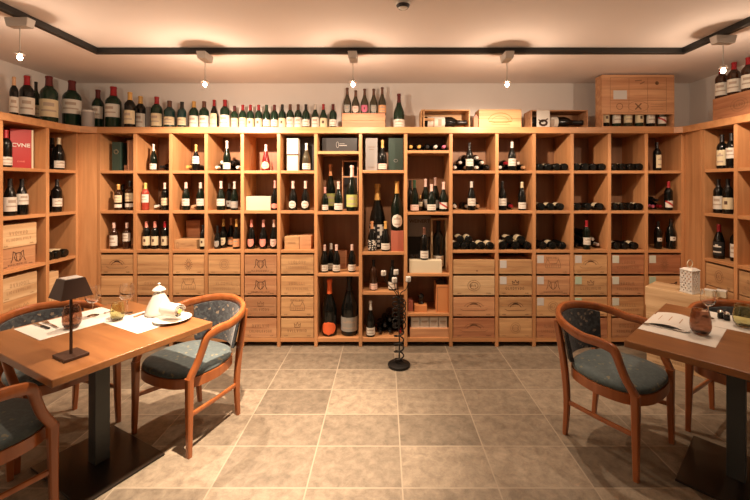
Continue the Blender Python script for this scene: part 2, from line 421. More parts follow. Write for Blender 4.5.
def label_mesh(kind, shape, c, ink, z0, z1, ha):
    k = ('l', kind, shape, c, ink, z0, z1, ha)
    if k in MESH: return MESH[k]
    nr, nc = 10, 10; vs, fs, mi = [], [], []
    for j in range(nr+1):
        t = j/nr; z = z0+(z1-z0)*t; u = 2*t-1
        if shape == 'rect': w = 1
        elif shape == 'round': w = math.sqrt(max(0.0, 1-u*u))
        elif shape == 'shield': w = math.sqrt(max(0.0, 1-((u-0.25)/1.25)**2)) if u < .25 else (1 - .12*(u-.25))
        else: w = 1
        rr = radius_at(kind, z)+.0009
        for i in range(nc+1):
            a = -PI/2 + R(ha)*w*(2*i/nc-1); vs.append((rr*math.cos(a), rr*math.sin(a), z))
    for j in range(nr):
        for i in range(nc):
            fs.append((j*(nc+1)+i, j*(nc+1)+i+1, (j+1)*(nc+1)+i+1, (j+1)*(nc+1)+i))
            pr = 0
            if ink in ('lines', 'wlines'): pr = 1 if (j in (2, 6) and 2 <= i <= 7) or (j == 7 and 4 <= i <= 5) else 0
            elif ink == 'crest': pr = 1 if (j in (6, 7) and 3 <= i <= 6) or (j == 3 and 2 <= i <= 7) else 0
            elif ink == 'band': pr = 1 if j in (4, 5) else 0
            elif ink == 'dot': pr = 1 if (j in (4, 5, 6) and i in (4, 5)) else 0
            elif ink == 'flowers': pr = 1 if (i*7+j*13+i*j*5) % 11 < 5 else 0
            elif ink == 'slash': pr = 2 if abs(i-(9-j)) <= 1 else 0
            mi.append(pr)
    me = bpy.data.meshes.new('label'); me.from_pydata(vs, [], fs)
    for m in (labm(c), plain('label_print', (.42, .34, .27), .8) if ink in ('lines', 'crest') else labm('white') if ink in ('flowers', 'wlines') else MATS['ink_dark'], MATS['card_red']): me.materials.append(m)
    me.polygons.foreach_set('material_index', mi); me.polygons.foreach_set('use_smooth', [True]*len(fs)); me.update()
    MESH[k] = me
    return me
# label presets: shape, colour, print, z0, z1, half angle
LP = {
 'cream': ('rect','cream','lines',.055,.135,80), 'white': ('rect','white','lines',.050,.125,80), 'big': ('rect','white','crest',.035,.150,85),
 'creambig': ('rect','cream','crest',.040,.150,85), 'low': ('rect','white','lines',.018,.085,80), 'dark': ('rect','grey','dot',.03,.10,80), 'shield': ('shield','cream','crest',.030,.115,50),
 'pinkshield': ('shield','rosepink','crest',.025,.110,50), 'palepinkshield': ('shield','palepink','crest',.025,.110,50), 'round': ('round','white','lines',.020,.105,55),
 'greyshield': ('shield','grey','crest',.025,.115,48), 'magshield': ('shield','magenta','dot',.025,.115,50), 'lime': ('rect','lime','lines',.030,.115,80),
 'slash': ('rect','white','slash',.030,.100,80), 'peach': ('rect','peach','lines',.025,.11,75), 'roundcream': ('round','cream','crest',.018,.105,60), 'small': ('rect','white','dot',.085,.125,45),
 'tall': ('rect','cream','lines',.03,.165,60), 'orange': ('round','orange','none',.010,.085,62), 'darkband': ('rect','grey','lines',.025,.100,80), 'floral': ('rect','black','flowers',.012,.12,85),
 'pinkround': ('round','rosepink','none',.018,.075,60), 'two': ('rect','cream','lines',.085,.165,80), 'band': ('rect','white','none',.030,.065,82), 'peachlow': ('rect','palepink','lines',.012,.07,80), 'vine': ('rect','cream','dot',.040,.140,85),
 'letters': ('rect','black','wlines',.03,.15,75), 'upper': ('rect','white','crest',.085,.175,82),
}
def bottle(kind, loc, g='black', cap='black', lab='cream', h=None, w=None, lab2=None, rot=None, rz=0.0, text=None, group=None, name=None, neck=None):
    sx = (w/(2*RAD[kind])) if w else (h/HT[kind] if h else 1.0); sz = h/HT[kind] if h else sx
    nm = name or ('champagne_bottle' if kind == 'champagne' else 'spirit_bottle' if kind == 'spirit' else 'wine_bottle')
    o = link(nm, None, None, loc); o.empty_display_size = .03
    o.scale = (sx, sx, sz)
    if rot is not None: o.rotation_euler = rot
    else: o.rotation_euler = (0, 0, rz)
    tag(o, text or nm, 'bottle', group)
    link('glass_body', body_mesh(kind, g), o)
    if cap: link('capsule', foil_mesh(kind, cap, FOIL0[kind]), o)
    for l in (lab, lab2):
        if l: link('label', label_mesh(kind, *LP[l]), o)
    if neck: link('neck_label', label_mesh(kind, 'rect', neck, 'none', FOIL0[kind]-.03, FOIL0[kind]-.012, 60), o)
    return o, RAD[kind]*sx

ROWNAME = {}
for i in range(15):
    n = len(SHELVES[i])
    ROWNAME[i] = ['top row','middle row','lowest open row'] if i not in (6,7,8) else (['top slot','second slot','third slot','bottom slot'] if i != 8 else ['top slot','second slot','third slot','fourth slot','bottom slot'])
def shelf_z(i, row):
    zs = SHELVES[i]
    return (zs[row]+SH/2 if row < len(zs) else ZB1) + .0006
def where(i, row): return f'{ORD[i]} bay from left, {ROWNAME[i][row]}'
def fit(i, x, r): return max(BX[i]+TH/2+r+.002, min(BX[i+1]-TH/2-r-.002, x))
GS = 'bottles standing in the wall racks'; GLY = 'bottles lying in the wall racks'
OCC = {}
def stand(bay, row, px, kind, g, cap, lab, text, y=3.765, h=None, w=None, lab2=None, neck=None, dz=0.0, name=None, rz=0.0):
    i = bay-1
    if g == 'green': g = 'deep'
    if h and h < .4: h *= .94; w = w*.96 if w else w
    elif not h: h = HT[kind]*.895
    sx = (w/(2*RAD[kind])) if w else (h/HT[kind] if h else 1.0); r = RAD[kind]*sx
    y = max(y, YF+.008+r); y = min(y, YB-r-.003)
    x = fit(i, X_at(px, y), r)
    for _ in range(60):
        bad = [q for q in OCC.get((i, row, dz), []) if math.hypot(q[0]-x, q[1]-y) < q[2]+r+.0015]
        if not bad: break
        if y < YB-r-.008: y += .006; x = fit(i, X_at(px, y), r)
        else: x = fit(i, x + (.004 if bad[0][0] < x else -.004), r)
    OCC.setdefault((i, row, dz), []).append((x, y, r))
    return bottle(kind, (x, y, shelf_z(i, row)+dz), g, cap, lab, h, w, lab2, None, rz, f'{text}, {where(i, row)}', GS, name, neck)[0]

LAYN = ['bottom', 'second', 'third', 'fourth', 'fifth']
def pile(bay, row, px0, px1, counts, yf=3.70, neck=True, kind='bordeaux', sc=0.97, caps=('black',), labs=(None,), g='black', jit=0.01, only=None):
    """bottles lying front to back in nested layers"""
    i = bay-1; r = RAD[kind]*max(sc, .95); h = HT[kind]*sc
    if sc < .88 and yf > 3.74: h = YB-.004-yf-jit
    ym = yf + (0.0 if not neck else 0.0)
    xa, xb = fit(i, X_at(px0, yf+.02), r), fit(i, X_at(px1, yf+.02), r)
    n0 = counts[0]; d = max((xb-xa)/max(1, n0-1) if n0 > 1 else 0, 2*r+.001)
    if n0 > 1 and xa+d*(n0-1) > BX[i+1]-TH/2-r-.001: xa = BX[i+1]-TH/2-r-.001-d*(n0-1)
    dz = math.sqrt(max(0, (2*r+.002)**2-(d/2)**2)) if d < 4*r else 2*r
    c = 0
    for L, n in enumerate(counts):
        for k in range(n):
            x = xa + d*(k + L/2); z = shelf_z(i, row)+r+.0005+L*dz
            y = yf + random.uniform(0, jit)
            roll = PI + random.uniform(-.7, .7)
            if neck: rot = (Matrix.Rotation(PI/2, 3, 'X') @ Matrix.Rotation(roll, 3, 'Z')).to_euler(); loc = (x, min(y+h, YB-.002), z)
            else: rot = (Matrix.Rotation(-PI/2, 3, 'X') @ Matrix.Rotation(random.uniform(-.5, .5), 3, 'Z')).to_euler(); loc = (x, y, z)
            lb = labs[c % len(labs)]; cp = caps[c % len(caps)]; c += 1
            pos = f'{ORD[k]} of {LAYN[L]} layer' if n > 1 or L > 0 else 'single'
            way = 'neck out' if neck else 'base out'
            bottle(kind, loc, g, cp, lb, h=h, w=2*r, rot=rot, text=f'lying dark bottle, {way}, {pos}, {where(i, row)}', group=GLY)

# ---- bay 1
stand(1,1,118.5,'spirit','brown','gold','two','amber spirit bottle, gold stopper, two cream labels',lab2='band')
stand(1,1,130,'spirit','brown','black','two','darker spirit bottle, grey white label',h=.31,lab2='band',y=3.78)
stand(1,1,111,'spirit','black','black',None,'unlabelled black bottle at the back',y=3.95)
stand(1,2,114,'spirit','brown','palepink','big','first of two brown bottles with tall white label')
stand(1,2,127,'spirit','brown','palepink','upper','second of two brown bottles with white label',y=3.77)
# ---- bay 2
stand(2,0,153.5,'champagne','green','white','low','slim champagne bottle with white label',h=.285,w=.07,y=3.80)
stand(2,1,145.5,'bordeaux','rose','yellow','upper','pink rose wine bottle with white label and yellow capsule')
stand(2,1,165,'bordeaux','black','palepink','cream','dark bottle with pale capsule and white label')
for k,p in enumerate((146.5,155,165)): stand(2,2,p,'bordeaux','black',['rosepink','rosepink','red'][k],'vine',f'{ORD[k]} of three dark bottles with red capsules')
# ---- bay 3
stand(3,0,196,'champagne','black','gold','upper','black bottle with gold capsule and cream labels',h=.275,lab2='roundcream' if False else None)
stand(3,1,186,'burgundy','green','palepink','white','first of two green bottles with pink capsule',h=.29)
stand(3,1,200.5,'burgundy','green','palepink','white','second of two green bottles with pink capsule',h=.29)
stand(3,2,203,'bordeaux','black','black','vine','dark bottle with cream label beside low tan box',y=3.735,h=.25)
# ---- bay 4
stand(4,0,227,'champagne','green','silver','low','slim champagne bottle with square white label',h=.31,w=.075,y=3.735)
stand(4,1,221,'champagne','green','palepink','white','champagne bottle with pale foil and white label',h=.305)
stand(4,1,229.5,'bordeaux','black','grey','dark','dark bottle with grey label standing behind',y=3.90)
stand(4,1,234.5,'champagne','green','silver','darkband','champagne bottle with silver foil and dark label',h=.30,w=.075)
stand(4,2,217.5,'champagne','black','black','greyshield','small black champagne bottle',h=.24,w=.065)
stand(4,2,223.5,'champagne','black','gold','shield','champagne bottle with gold foil and pale shield label',h=.305,w=.08)
stand(4,2,231,'champagne','black','peach','peach','champagne bottle with copper foil standing behind',h=.31,w=.07,y=3.9)
stand(4,2,236.5,'champagne','black','gold','peach','champagne bottle with gold foil and copper label',h=.31,w=.072)
# ---- bay 5
stand(5,0,266,'pear','red','palepink','roundcream','red pear-shaped bottle with round cream label',h=.275)
stand(5,1,275,'champagne','black','pink','pinkround','champagne bottle with pink foil and round pink label',h=.31,w=.072)
stand(5,2,251.5,'champagne','black','rosepink','pinkshield','first of three champagne bottles with pink shields',h=.305,w=.08)
stand(5,2,263.5,'champagne','black','pink','pinkshield','middle of three champagne bottles with pink shields',h=.305,w=.08)
stand(5,2,274,'champagne','black','palepink','palepinkshield','last of three champagne bottles with pink shields',h=.305,w=.08)
# ---- bay 6
stand(6,0,306.5,'champagne','olive','silver','low','silver grey champagne bottle before a black case',h=.29,w=.082)
for k,p in enumerate((293,305.5)): stand(6,1,p,'champagne','black','palepink','round',f'{ORD[k]} of two champagne bottles with round white labels',h=.305,w=.086)
# ---- bay 7
stand(7,1,352,'champagne','green','palepink','lime','magnum champagne with lime green label before framed case',h=.45,w=.108,y=3.77)
stand(7,1,330.5,'champagne','green','peach','lime','tall champagne with lime label standing behind smaller bottles',h=.47,w=.10,y=3.93)
stand(7,1,325,'champagne','green','pink','low','half champagne bottle with pink foil and white label',h=.25,w=.07,y=3.75)
stand(7,1,338.5,'champagne','green','palepink','low','champagne bottle with pale foil and white label',h=.31,w=.084,y=3.75)
for k,(p,y) in enumerate(((324.5,3.75),(331,3.83),(336.5,3.75))): stand(7,2,p,'burgundy','black','palepink' if k != 1 else 'silver','low',f'{ORD[k]} of three dark bottles side by side',y=y)
stand(7,2,352,'burgundy','black','palepink','low','single dark bottle standing apart')
stand(7,3,329.5,'champagne','black','orange','orange','large champagne bottle with orange neck and orange label',h=.545,w=.145,y=3.78)
stand(7,3,349.5,'champagne','black','black','darkband','very large dark champagne bottle with grey label',h=.585,w=.165,y=3.80)
# ---- bay 8
stand(8,0,382.5,'champagne','black','gold','peachlow','champagne bottle with gold foil between two gift boxes',h=.318,w=.088)
stand(8,1,377.5,'champagne','black','gold','floral','jeroboam champagne with gold foil behind two small bottles',h=.66,w=.165,y=3.92)
stand(8,1,372,'champagne','black','peach','floral','champagne bottle painted with white flowers',h=.31,w=.086,y=3.755)
stand(8,1,385.5,'champagne','black','gold','low','champagne bottle with gold foil and cream label',h=.31,w=.088,y=3.755)
stand(8,2,373.5,'bordeaux','brown','black','peachlow','first of two dark bottles behind the candle stand',h=.315)
stand(8,2,392.5,'burgundy','black','black','low','second of two dark bottles behind the candle stand',h=.315)
stand(8,3,370.5,'champagne','black','silver','low','dark bottle with silver foil and white label',h=.365,w=.09,y=3.74)
# ---- bay 9
for p,hh,yy,cp,lb,tx in ((414.5,.33,3.76,'green','peachlow','first front champagne bottle, green foil'),(425.5,.345,3.90,'palepink','greyshield','taller champagne behind, grey shield label'),
                   (431.5,.285,3.75,'palepink','low','short front champagne bottle, white label'),(435.5,.36,3.92,'palepink','darkband','tallest champagne at the back'),(443.5,.31,3.755,'palepink','slash','front champagne bottle with red striped label')):
    stand(9,1,p,'champagne','green',cp,lb,tx,y=yy,h=hh,w=.088)
stand(9,1,409.5,'champagne','black','black',None,'unlabelled dark champagne bottle in the rear corner',y=3.97,h=.33)
stand(9,1,420,'spirit','brown','gold','two','small amber bottle between champagne bottles',y=3.83,h=.17,w=.055)
# ---- bays 10-15
stand(10,0,469.5,'burgundy','black','black','white','burgundy bottle with white label before a pile',y=3.736,h=.29)
stand(10,1,471.5,'burgundy','black','silver','white','burgundy bottle with white label',y=3.736,h=.30)
stand(11,0,512,'burgundy','black','silver','white','dark bottle with white label before lying bottles',y=3.736,h=.30)
stand(11,1,502.5,'burgundy','black','black','white','first of two standing dark bottles, square white label',y=3.745,h=.30)
stand(11,1,522,'burgundy','black','cream','low','second of two standing dark bottles, cream capsule',y=3.745,h=.295)
stand(13,2,586.5,'bordeaux','green','red','white','dark bottle with bright red capsule before a pile',y=3.735,h=.30)
stand(15,0,657,'bordeaux','black','black','tall','dark bottle with tall cream label, alone on its shelf',h=.30,rz=.25)
stand(15,1,668.5,'bordeaux','black','red','slash','dark bottle with red capsule and striped label',h=.30,y=3.74)
stand(15,2,658,'bordeaux','black','black','small','first of two black bottles with small white labels',h=.285)
stand(15,2,673,'burgundy','black','black','small','second of two black bottles with small white labels',h=.315)
# lying bottles
pile(2,0,162,166,[1],yf=3.72); pile(2,1,156,156,[1],yf=3.72,caps=('white',)) ; pile(3,0,188,188,[1],yf=3.72,caps=('gold',)); pile(3,1,193.5,193.5,[1],yf=3.72,caps=('tan',))
pile(4,0,216,238,[3,2],yf=3.79,sc=.83,caps=('white','black','white'))
pile(9,0,411,444,[5],caps=('gold','gold','black','silver','magenta'))
pile(8,3,380,401,[3,2,1],yf=3.745,caps=('black','black','red','black','black'),sc=.97)
pile(10,0,455,488,[4,3,2],yf=3.80,sc=.8,caps=('silver','white','white','black'))
pile(10,1,455,478,[3],yf=3.80,sc=.8,caps=('white','silver','tan'))
pile(10,2,455,490,[5,2],neck=False,labs=('creambig',),g='black',kind='bordeaux',jit=.005)
pile(11,0,500,529,[3,2],yf=3.80,sc=.8,caps=('white','black','tan','red'))
pile(11,1,511,511,[1],yf=3.80,sc=.8,caps=('red',))
pile(11,2,503,527,[3,2],neck=False,labs=('creambig',),kind='burgundy',jit=.005,sc=.95)
pile(12,0,540,566,[4],neck=False,labs=(None,'cream'),jit=.02,sc=.9); pile(12,1,541,560,[3],neck=False,labs=('cream','vine'),jit=.02,sc=.92); pile(12,2,543,562,[3],neck=False,labs=(None,'tan' if False else 'cream'),sc=1.0)
pile(13,0,576,604,[4],neck=False,labs=(None,'cream',None),jit=.02,sc=.9); pile(13,1,577,600,[3],neck=False,labs=(None,None,'cream'),jit=.02,sc=.85)
pile(13,2,577,598,[3,2,1],yf=3.785,sc=.84,caps=('black','white','silver'))
pile(14,0,615,641,[4],neck=False,labs=(None,'cream',None),jit=.02,sc=.9); pile(14,1,616,641,[4],neck=False,labs=('cream','vine',None),jit=.02,sc=.95); pile(14,2,616,634,[3],neck=False,labs=('cream',None),sc=.88)
pile(15,1,652,660,[2,1],yf=3.785,sc=.84,caps=('magenta','red','black'))

# ---- side racks
def side_bottle(side, px, row, kind, g, cap, lab, text, d=.09, h=None, lab2=None, name=None):
    xf = LX-d if side == 'l' else RX+d
    y = xf*F/(px-CX)
    z = {0: Z1, 1: Z2, 2: (.885 if side == 'l' else .905)}[row]+SH/2+.0006
    sc = h/HT[kind] if h else 1.0
    divs = sorted(LD if side == 'l' else RD); r = RAD[kind]*sc
    for a, b in zip(divs, divs[1:]):
        if a <= y <= b: y = max(a+TH/2+r+.002, min(b-TH/2-r-.002, y))
    return bottle(kind, (xf, y, z), g, cap, lab, h=h, lab2=lab2, rz=(R(65) if side == 'l' else R(-65)), text=text, group='bottles in the side racks', name=name)[0]
side_bottle('l',6,0,'bordeaux','black','red','low','dark bottle with red capsule beside the red carton')
side_bottle('l',10,1,'burgundy','black','black','big','first of two dark bottles on side rack shelf above pale crates')
side_bottle('l',22,1,'burgundy','black','black','upper','second of two dark bottles on side rack shelf above pale crates')
side_bottle('l',59,0,'burgundy','black','cream','low','dark bottle with cream capsule, top shelf near the corner post')
side_bottle('l',52,0,'bordeaux','black','black',None,'unlabelled dark bottle behind cream capped one near corner post',d=.17)
side_bottle('l',57,1,'bordeaux','black','black','white','dark bottle with square white label, middle shelf near corner post')
side_bottle('l',52,1,'bordeaux','black','black',None,'unlabelled dark bottle at the back, middle shelf near corner post',d=.17,h=.2)
side_bottle('r',722,0,'bordeaux','black','black','tall','dark bottle with tall white label, top shelf behind the lantern')
side_bottle('r',731.5,0,'bordeaux','black','black','upper','dark bottle half hidden by the upright, top shelf behind lantern',d=.08)
side_bottle('r',718.5,1,'bordeaux','black','black','big','dark bottle with square white label, middle shelf behind lantern')
side_bottle('r',728,1,'bordeaux','black','black','vine','dark bottle with cream label, middle shelf behind lantern')
side_bottle('r',719,2,'burgundy','black','red','letters','black bottle with red wax top and white lettering above crates')
side_bottle('r',736,2,'bordeaux','black','black','big','dark bottle cut off by the upright, above the stamped crates',d=.12)
for k in range(3):       # bottles lying in the left side rack, second cell
    y = 3.385+k*.079; r = .0375
    rot = (Matrix.Rotation(PI/2, 3, 'Z') @ Matrix.Rotation(-PI/2, 3, 'X') @ Matrix.Rotation(.4*k, 3, 'Z')).to_euler()
    bottle('bordeaux', (LX-.02, y, .885+SH/2+r+.001), 'black', 'black', 'creambig', rot=rot, text=f'{ORD[k]} of three bottles lying on side rack shelf by the corner post', group='bottles in the side racks')

# ---- bottles on top of the ledge
GT = 'bottles on the ledge above the racks'
ZL = ZT1+.0006
def ledge_bottle(px, top, wpx, kind, g, cap, lab, text, y=3.95, hmin=None, z=ZL, x=None, rz=0, lab2=None):
    if x is not None: y = x*F/(px-CX)
    zt = H+(HY-top)*y/F
    w = wpx*y/F/math.sqrt(1+((px-CX)/F)**2)
    return bottle(kind, (X_at(px, y), y, z), g, cap, lab, h=zt-z, w=w, rz=rz, text=text, group=GT, lab2=lab2)[0]
ledge_bottle(14,77,9.5,'bordeaux','black','tan','big','magnum with tan capsule at the side end of the ledge',x=-3.09,rz=R(40))
ledge_bottle(27,76,16,'bordeaux','black','red','big','double magnum with bright red capsule on the side ledge',x=-3.10,rz=R(40))
ledge_bottle(36,82,8.5,'bordeaux','green','black','cream','dark slim bottle standing behind two double magnums',x=-3.25,rz=R(40))
ledge_bottle(49,76.5,19,'bordeaux','green','darkred','creambig','imperial bottle with dark red capsule on side ledge',x=-3.09,rz=R(40))
ledge_bottle(72,81,20,'bordeaux','green','darkred','upper','widest bottle on the ledge, standing in the corner',x=-3.08,rz=R(30))
ledge_bottle(98,90,13,'bordeaux','green','darkred','upper','big dark red capped bottle beside grey tin',y=3.93)
ledge_bottle(113.5,87,17,'bordeaux','green','red','upper','very large bottle with red capsule right of grey tin',y=3.90)
ledge_bottle(130,92.5,12,'bordeaux','black','gold','creambig','dark magnum with gold capsule and pink cream label',y=3.84)
ledge_bottle(140.5,96.5,11.5,'bordeaux','black','gold','big','dark magnum with gold capsule and low cream label',y=3.99)
ledge_bottle(156.8,97,12,'bordeaux','green','red','creambig','green magnum with bright red capsule and cream label')
ledge_bottle(169.6,101,12,'bordeaux','teal','brown','cream','blue green squat magnum with brown capsule')
ledge_bottle(182,102,9.5,'bordeaux','teal','black','cream','blue green bottle with black capsule beside squat magnum')
ledge_bottle(194,101.5,9.6,'bordeaux','green','gold','big','green bottle with gold capsule and tall white label')
ledge_bottle(204.2,101.5,10,'bordeaux','green','brown','big','green bottle with brown capsule before the gap in height')
ledge_bottle(214.2,100,8.3,'burgundy','black','red','tall','dark bottle with red capsule and diamond cream label')
ledge_bottle(225,100,10,'bordeaux','green','red','big','tall green bottle with red capsule ending the taller run')
tops = [(234.6,106,'darkred','creambig'),(242.8,105,'red','creambig'),(250.5,105,'red','vine'),(258.7,105,'red','vine'),(266.6,105,'green','white'),(274.5,105,'darkred','white'),
        (282.3,104.6,'black','vine'),(290.3,104.5,'brown','big'),(298.2,104.5,'brown','big'),(306,104.5,'black','white'),(315.3,104.3,'silver','big'),(323.5,104.3,'red','vine'),(333,104.3,'darkred','white')]
for k,(p,tp,cp,lb) in enumerate(tops):
    ledge_bottle(p,tp,7.4,'bordeaux' if k < 10 or k == 12 else 'burgundy','green',cp,lb,f'{ORD[k]} of thirteen equal green bottles, counted from the taller ones',y=3.96)
ledge_bottle(399,94,11,'champagne','green','darkred','low','green champagne magnum standing alone beside the wooden crate',y=3.85)

# ------------------------------------------------------------------ wooden crates
def arc(cx, cz, rx, rz, a0, a1, n=12):
    return [(cx+rx*math.cos(R(a0+(a1-a0)*k/n)), cz+rz*math.sin(R(a0+(a1-a0)*k/n))) for k in range(n+1)]
def squiggle(mb, x0, x1, z, hgt, w, y, rnd):
    x = x0
    while x < x1:
        g = rnd.choice('IOLV'); a = hgt*.45
        if g == 'I': mb.stroke([(x, z-hgt/2), (x, z+hgt/2)], w, y); x += hgt*.45
        elif g == 'O': mb.stroke(arc(x+a*.5, z, a*.55, hgt/2, 0, 360, 8), w, y); x += hgt*.95
        elif g == 'L': mb.stroke([(x, z+hgt/2), (x, z-hgt/2), (x+a, z-hgt/2)], w, y); x += hgt*.85
        else: mb.stroke([(x, z+hgt/2), (x+a*.5, z-hgt/2), (x+a, z+hgt/2)], w, y); x += hgt*.9
def emblem(kind, w, h, y, seed):
    """brand marks burnt on the crate end, faint in the photo"""
    rnd = random.Random(seed); mb = MB(); L = .0032
    cz = h*.5
    if kind == 0:     # arched crest with a row of letters under it
        mb.stroke(arc(0, cz-.01, w*.24, h*.30, 15, 165), L, y); mb.stroke(arc(0, cz-.01, w*.17, h*.20, 10, 170), L*1.6, y)
        mb.stroke(arc(0, cz+.02, w*.08, h*.08, 0, 180), L*2.4, y); mb.stroke([(-w*.33, cz-.02), (-w*.25, cz-.035), (w*.25, cz-.035), (w*.33, cz-.02)], L, y)
    elif kind == 1:   # oval medallion
        mb.stroke(arc(0, cz, w*.15, h*.28, 0, 360, 20), L, y); mb.stroke(arc(0, cz, w*.10, h*.18, 0, 360, 16), L*1.5, y); squiggle(mb, -w*.08, w*.06, cz, h*.12, L, y, rnd)
    elif kind == 2:   # heraldic beasts around a shield
        for s in (-1, 1):
            mb.stroke([(s*w*.05, cz-.03), (s*w*.11, cz+.0), (s*w*.07, cz+.035), (s*w*.14, cz+.05), (s*w*.16, cz-.01), (s*w*.20, cz-.035)], L*2, y)
        mb.stroke(arc(0, cz, w*.05, h*.2, 180, 360), L*1.6, y); mb.stroke([(-w*.05, cz+.035), (w*.05, cz+.035)], L*2, y); mb.stroke([(-w*.05, cz), (-w*.05, cz+.035)], L*1.5, y); mb.stroke([(w*.05, cz), (w*.05, cz+.035)], L*1.5, y)
        squiggle(mb, -w*.28, w*.26, cz-h*.34, h*.09, L*.8, y, rnd)
    elif kind == 3:   # two rows of letters
        squiggle(mb, -w*.26, w*.24, cz+h*.12, h*.15, L, y, rnd); squiggle(mb, -w*.34, w*.32, cz-h*.16, h*.12, L*.9, y, rnd)
    elif kind == 4:   # small crown over a wide line of letters
        mb.stroke([(-w*.08, cz+h*.05), (-w*.10, cz+h*.25), (-w*.04, cz+h*.14), (0, cz+h*.3), (w*.04, cz+h*.14), (w*.10, cz+h*.25), (w*.08, cz+h*.05), (-w*.08, cz+h*.05)], L*1.4, y)
        squiggle(mb, -w*.30, w*.28, cz-h*.14, h*.14, L, y, rnd)
    elif kind == 5:   # chateau drawing
        mb.stroke([(-w*.22, cz-h*.18), (-w*.22, cz+.01), (-w*.16, cz+.05), (-w*.10, cz+.01), (w*.10, cz+.01), (w*.16, cz+.05), (w*.22, cz+.01), (w*.22, cz-h*.18), (-w*.22, cz-h*.18)], L*1.2, y)
        for k in range(-3, 4): mb.stroke([(k*w*.055, cz-h*.15), (k*w*.055, cz-.005)], L, y)
        squiggle(mb, -w*.2, w*.18, cz+h*.34, h*.09, L*.8, y, rnd)
    elif kind == 6:   # sun burst
        for k in range(14):
            a = 2*PI*k/14; mb.stroke([(w*.04*math.cos(a), cz+h*.08*math.sin(a)), (w*.13*math.cos(a), cz+h*.30*math.sin(a))], L*1.4, y)
    elif kind == 7:   # boxed plate with tail
        mb.stroke([(-w*.26, cz+.02), (w*.28, cz+.02)], L*1.6, y); mb.stroke([(-w*.26, cz-.02), (w*.28, cz-.02)], L*1.6, y)
        mb.stroke([(w*.30, cz+.02), (w*.38, cz+.035), (w*.34, cz), (w*.38, cz-.035), (w*.30, cz-.02)], L*3, y); mb.stroke([(-w*.28, cz+.03), (-w*.28, cz-.03)], L*2, y)
    for x in (-w*.40, w*.30): squiggle(mb, x, x+w*.10, h*.10, .008, .002, y, rnd)
    return mb
CR = {}
def crate(loc, w, h, d, tone, em, label, rz=0.0, seed=0, sticker=None, ink='ink', group='wooden wine crates', name='wine_crate', open_top=False):
    t = thing(name, label, 'crate', loc, rz, group)
    k = (w, h, d, tone)
    b = .012
    m = MB(); e = .0002
    m.box(-w/2, -d/2, 0, w/2, -d/2+b, h*.5-.0006); m.box(-w/2, -d/2, h*.5+.0006, w/2, -d/2+b, h)
    m.box(-w/2, d/2-b, 0, w/2, d/2, h); m.box(-w/2, -d/2+b+e, 0, -w/2+b, d/2-b-e, h); m.box(w/2-b, -d/2+b+e, 0, w/2, d/2-b-e, h)
    m.box(-w/2+b+e, -d/2+b+e, 0, w/2-b-e, d/2-b-e, b)
    part('crate_body', m, tone, t, bev=.0015)
    if not open_top:
        part('lid', MB().box(-w/2+b+e, -d/2+b+e, h-b, w/2-b-e, d/2-b-e, h-.001), tone, t)
    if em is not None: part('brand_print', emblem(em, w, h, -d/2-.0012, seed), ink, t, 'flat')
    if sticker: part('paper_tag', MB().box(-w/2+.008, -d/2-.0016, h-.078, -w/2+.072, -d/2-.0003, h-.004), sticker, t)
    return t
def bay_w(i): return BX[i+1]-BX[i]-TH-.012
TON = ['pine_tan', 'pine_pink', 'pine_tan', 'pine_pale', 'pine_pink', 'pine_red']
SLOTN = ['bottom', 'third', 'second', 'upper']
spec = {}
# tone and mark per bay, from upper slot downwards
spec[1] = [('pine_tan',0),('pine_tan',None),('pine_tan',3),('pine_pink',None)]
spec[2] = [('pine_tan',None),('pine_tan',3),('pine_pink',1),('pine_tan',3)]
spec[3] = [('pine_tan',6),('pine_tan',5),('pine_pink',3),('pine_tan',1)]
spec[4] = [('pine_tan',1),('pine_tan',3),('pine_pink',4),('pine_tan',3)]
spec[5] = [('pine_pink',2),('pine_pink',2),('pine_pink',4),('pine_pink',3)]
spec[6] = [('pine_tan',3),('pine_tan',3),('pine_tan',5),('pine_tan',4)]
spec[10] = [('pine_tan',None),('pine_pale',1),('pine_pink',0),('pine_red',0)]
spec[11] = [('pine_tan',None),('pine_tan',4),('pine_tan',0),('pine_tan',1)]
spec[12] = [('pine_pink',5),('pine_pink',2),('pine_tan',1),('pine_red',3)]
spec[13] = [('pine_tan',0),('pine_tan',4),('pine_tan',0),('pine_red',5)]
spec[14] = [('pine_red',3),('pine_pink',3),('pine_tan',3),('pine_pink',3)]
spec[15] = [('pine_red',6),('pine_tan',7),('pine_tan',None),('pine_tan',None)]
STK = {(11,0):'sticker_grey',(11,1):'sticker_grey',(12,0):'sticker_grey',(12,1):'sticker_grey',(12,2):'sticker_grey',(13,0):'sticker_grey',(13,1):'sticker_mint',(13,2):'sticker_mint',
       (14,0):'sticker_pale',(14,1):'sticker_pale',(14,2):'sticker_pale',(15,0):'sticker_pale',(15,1):'sticker_mint'}
EMN = {None:'plain','x':'plain',0:'arched crest',1:'oval crest',2:'twin lion crest',3:'two lines of print',4:'crown and print',5:'house drawing',6:'sunburst',7:'bordered plate'}
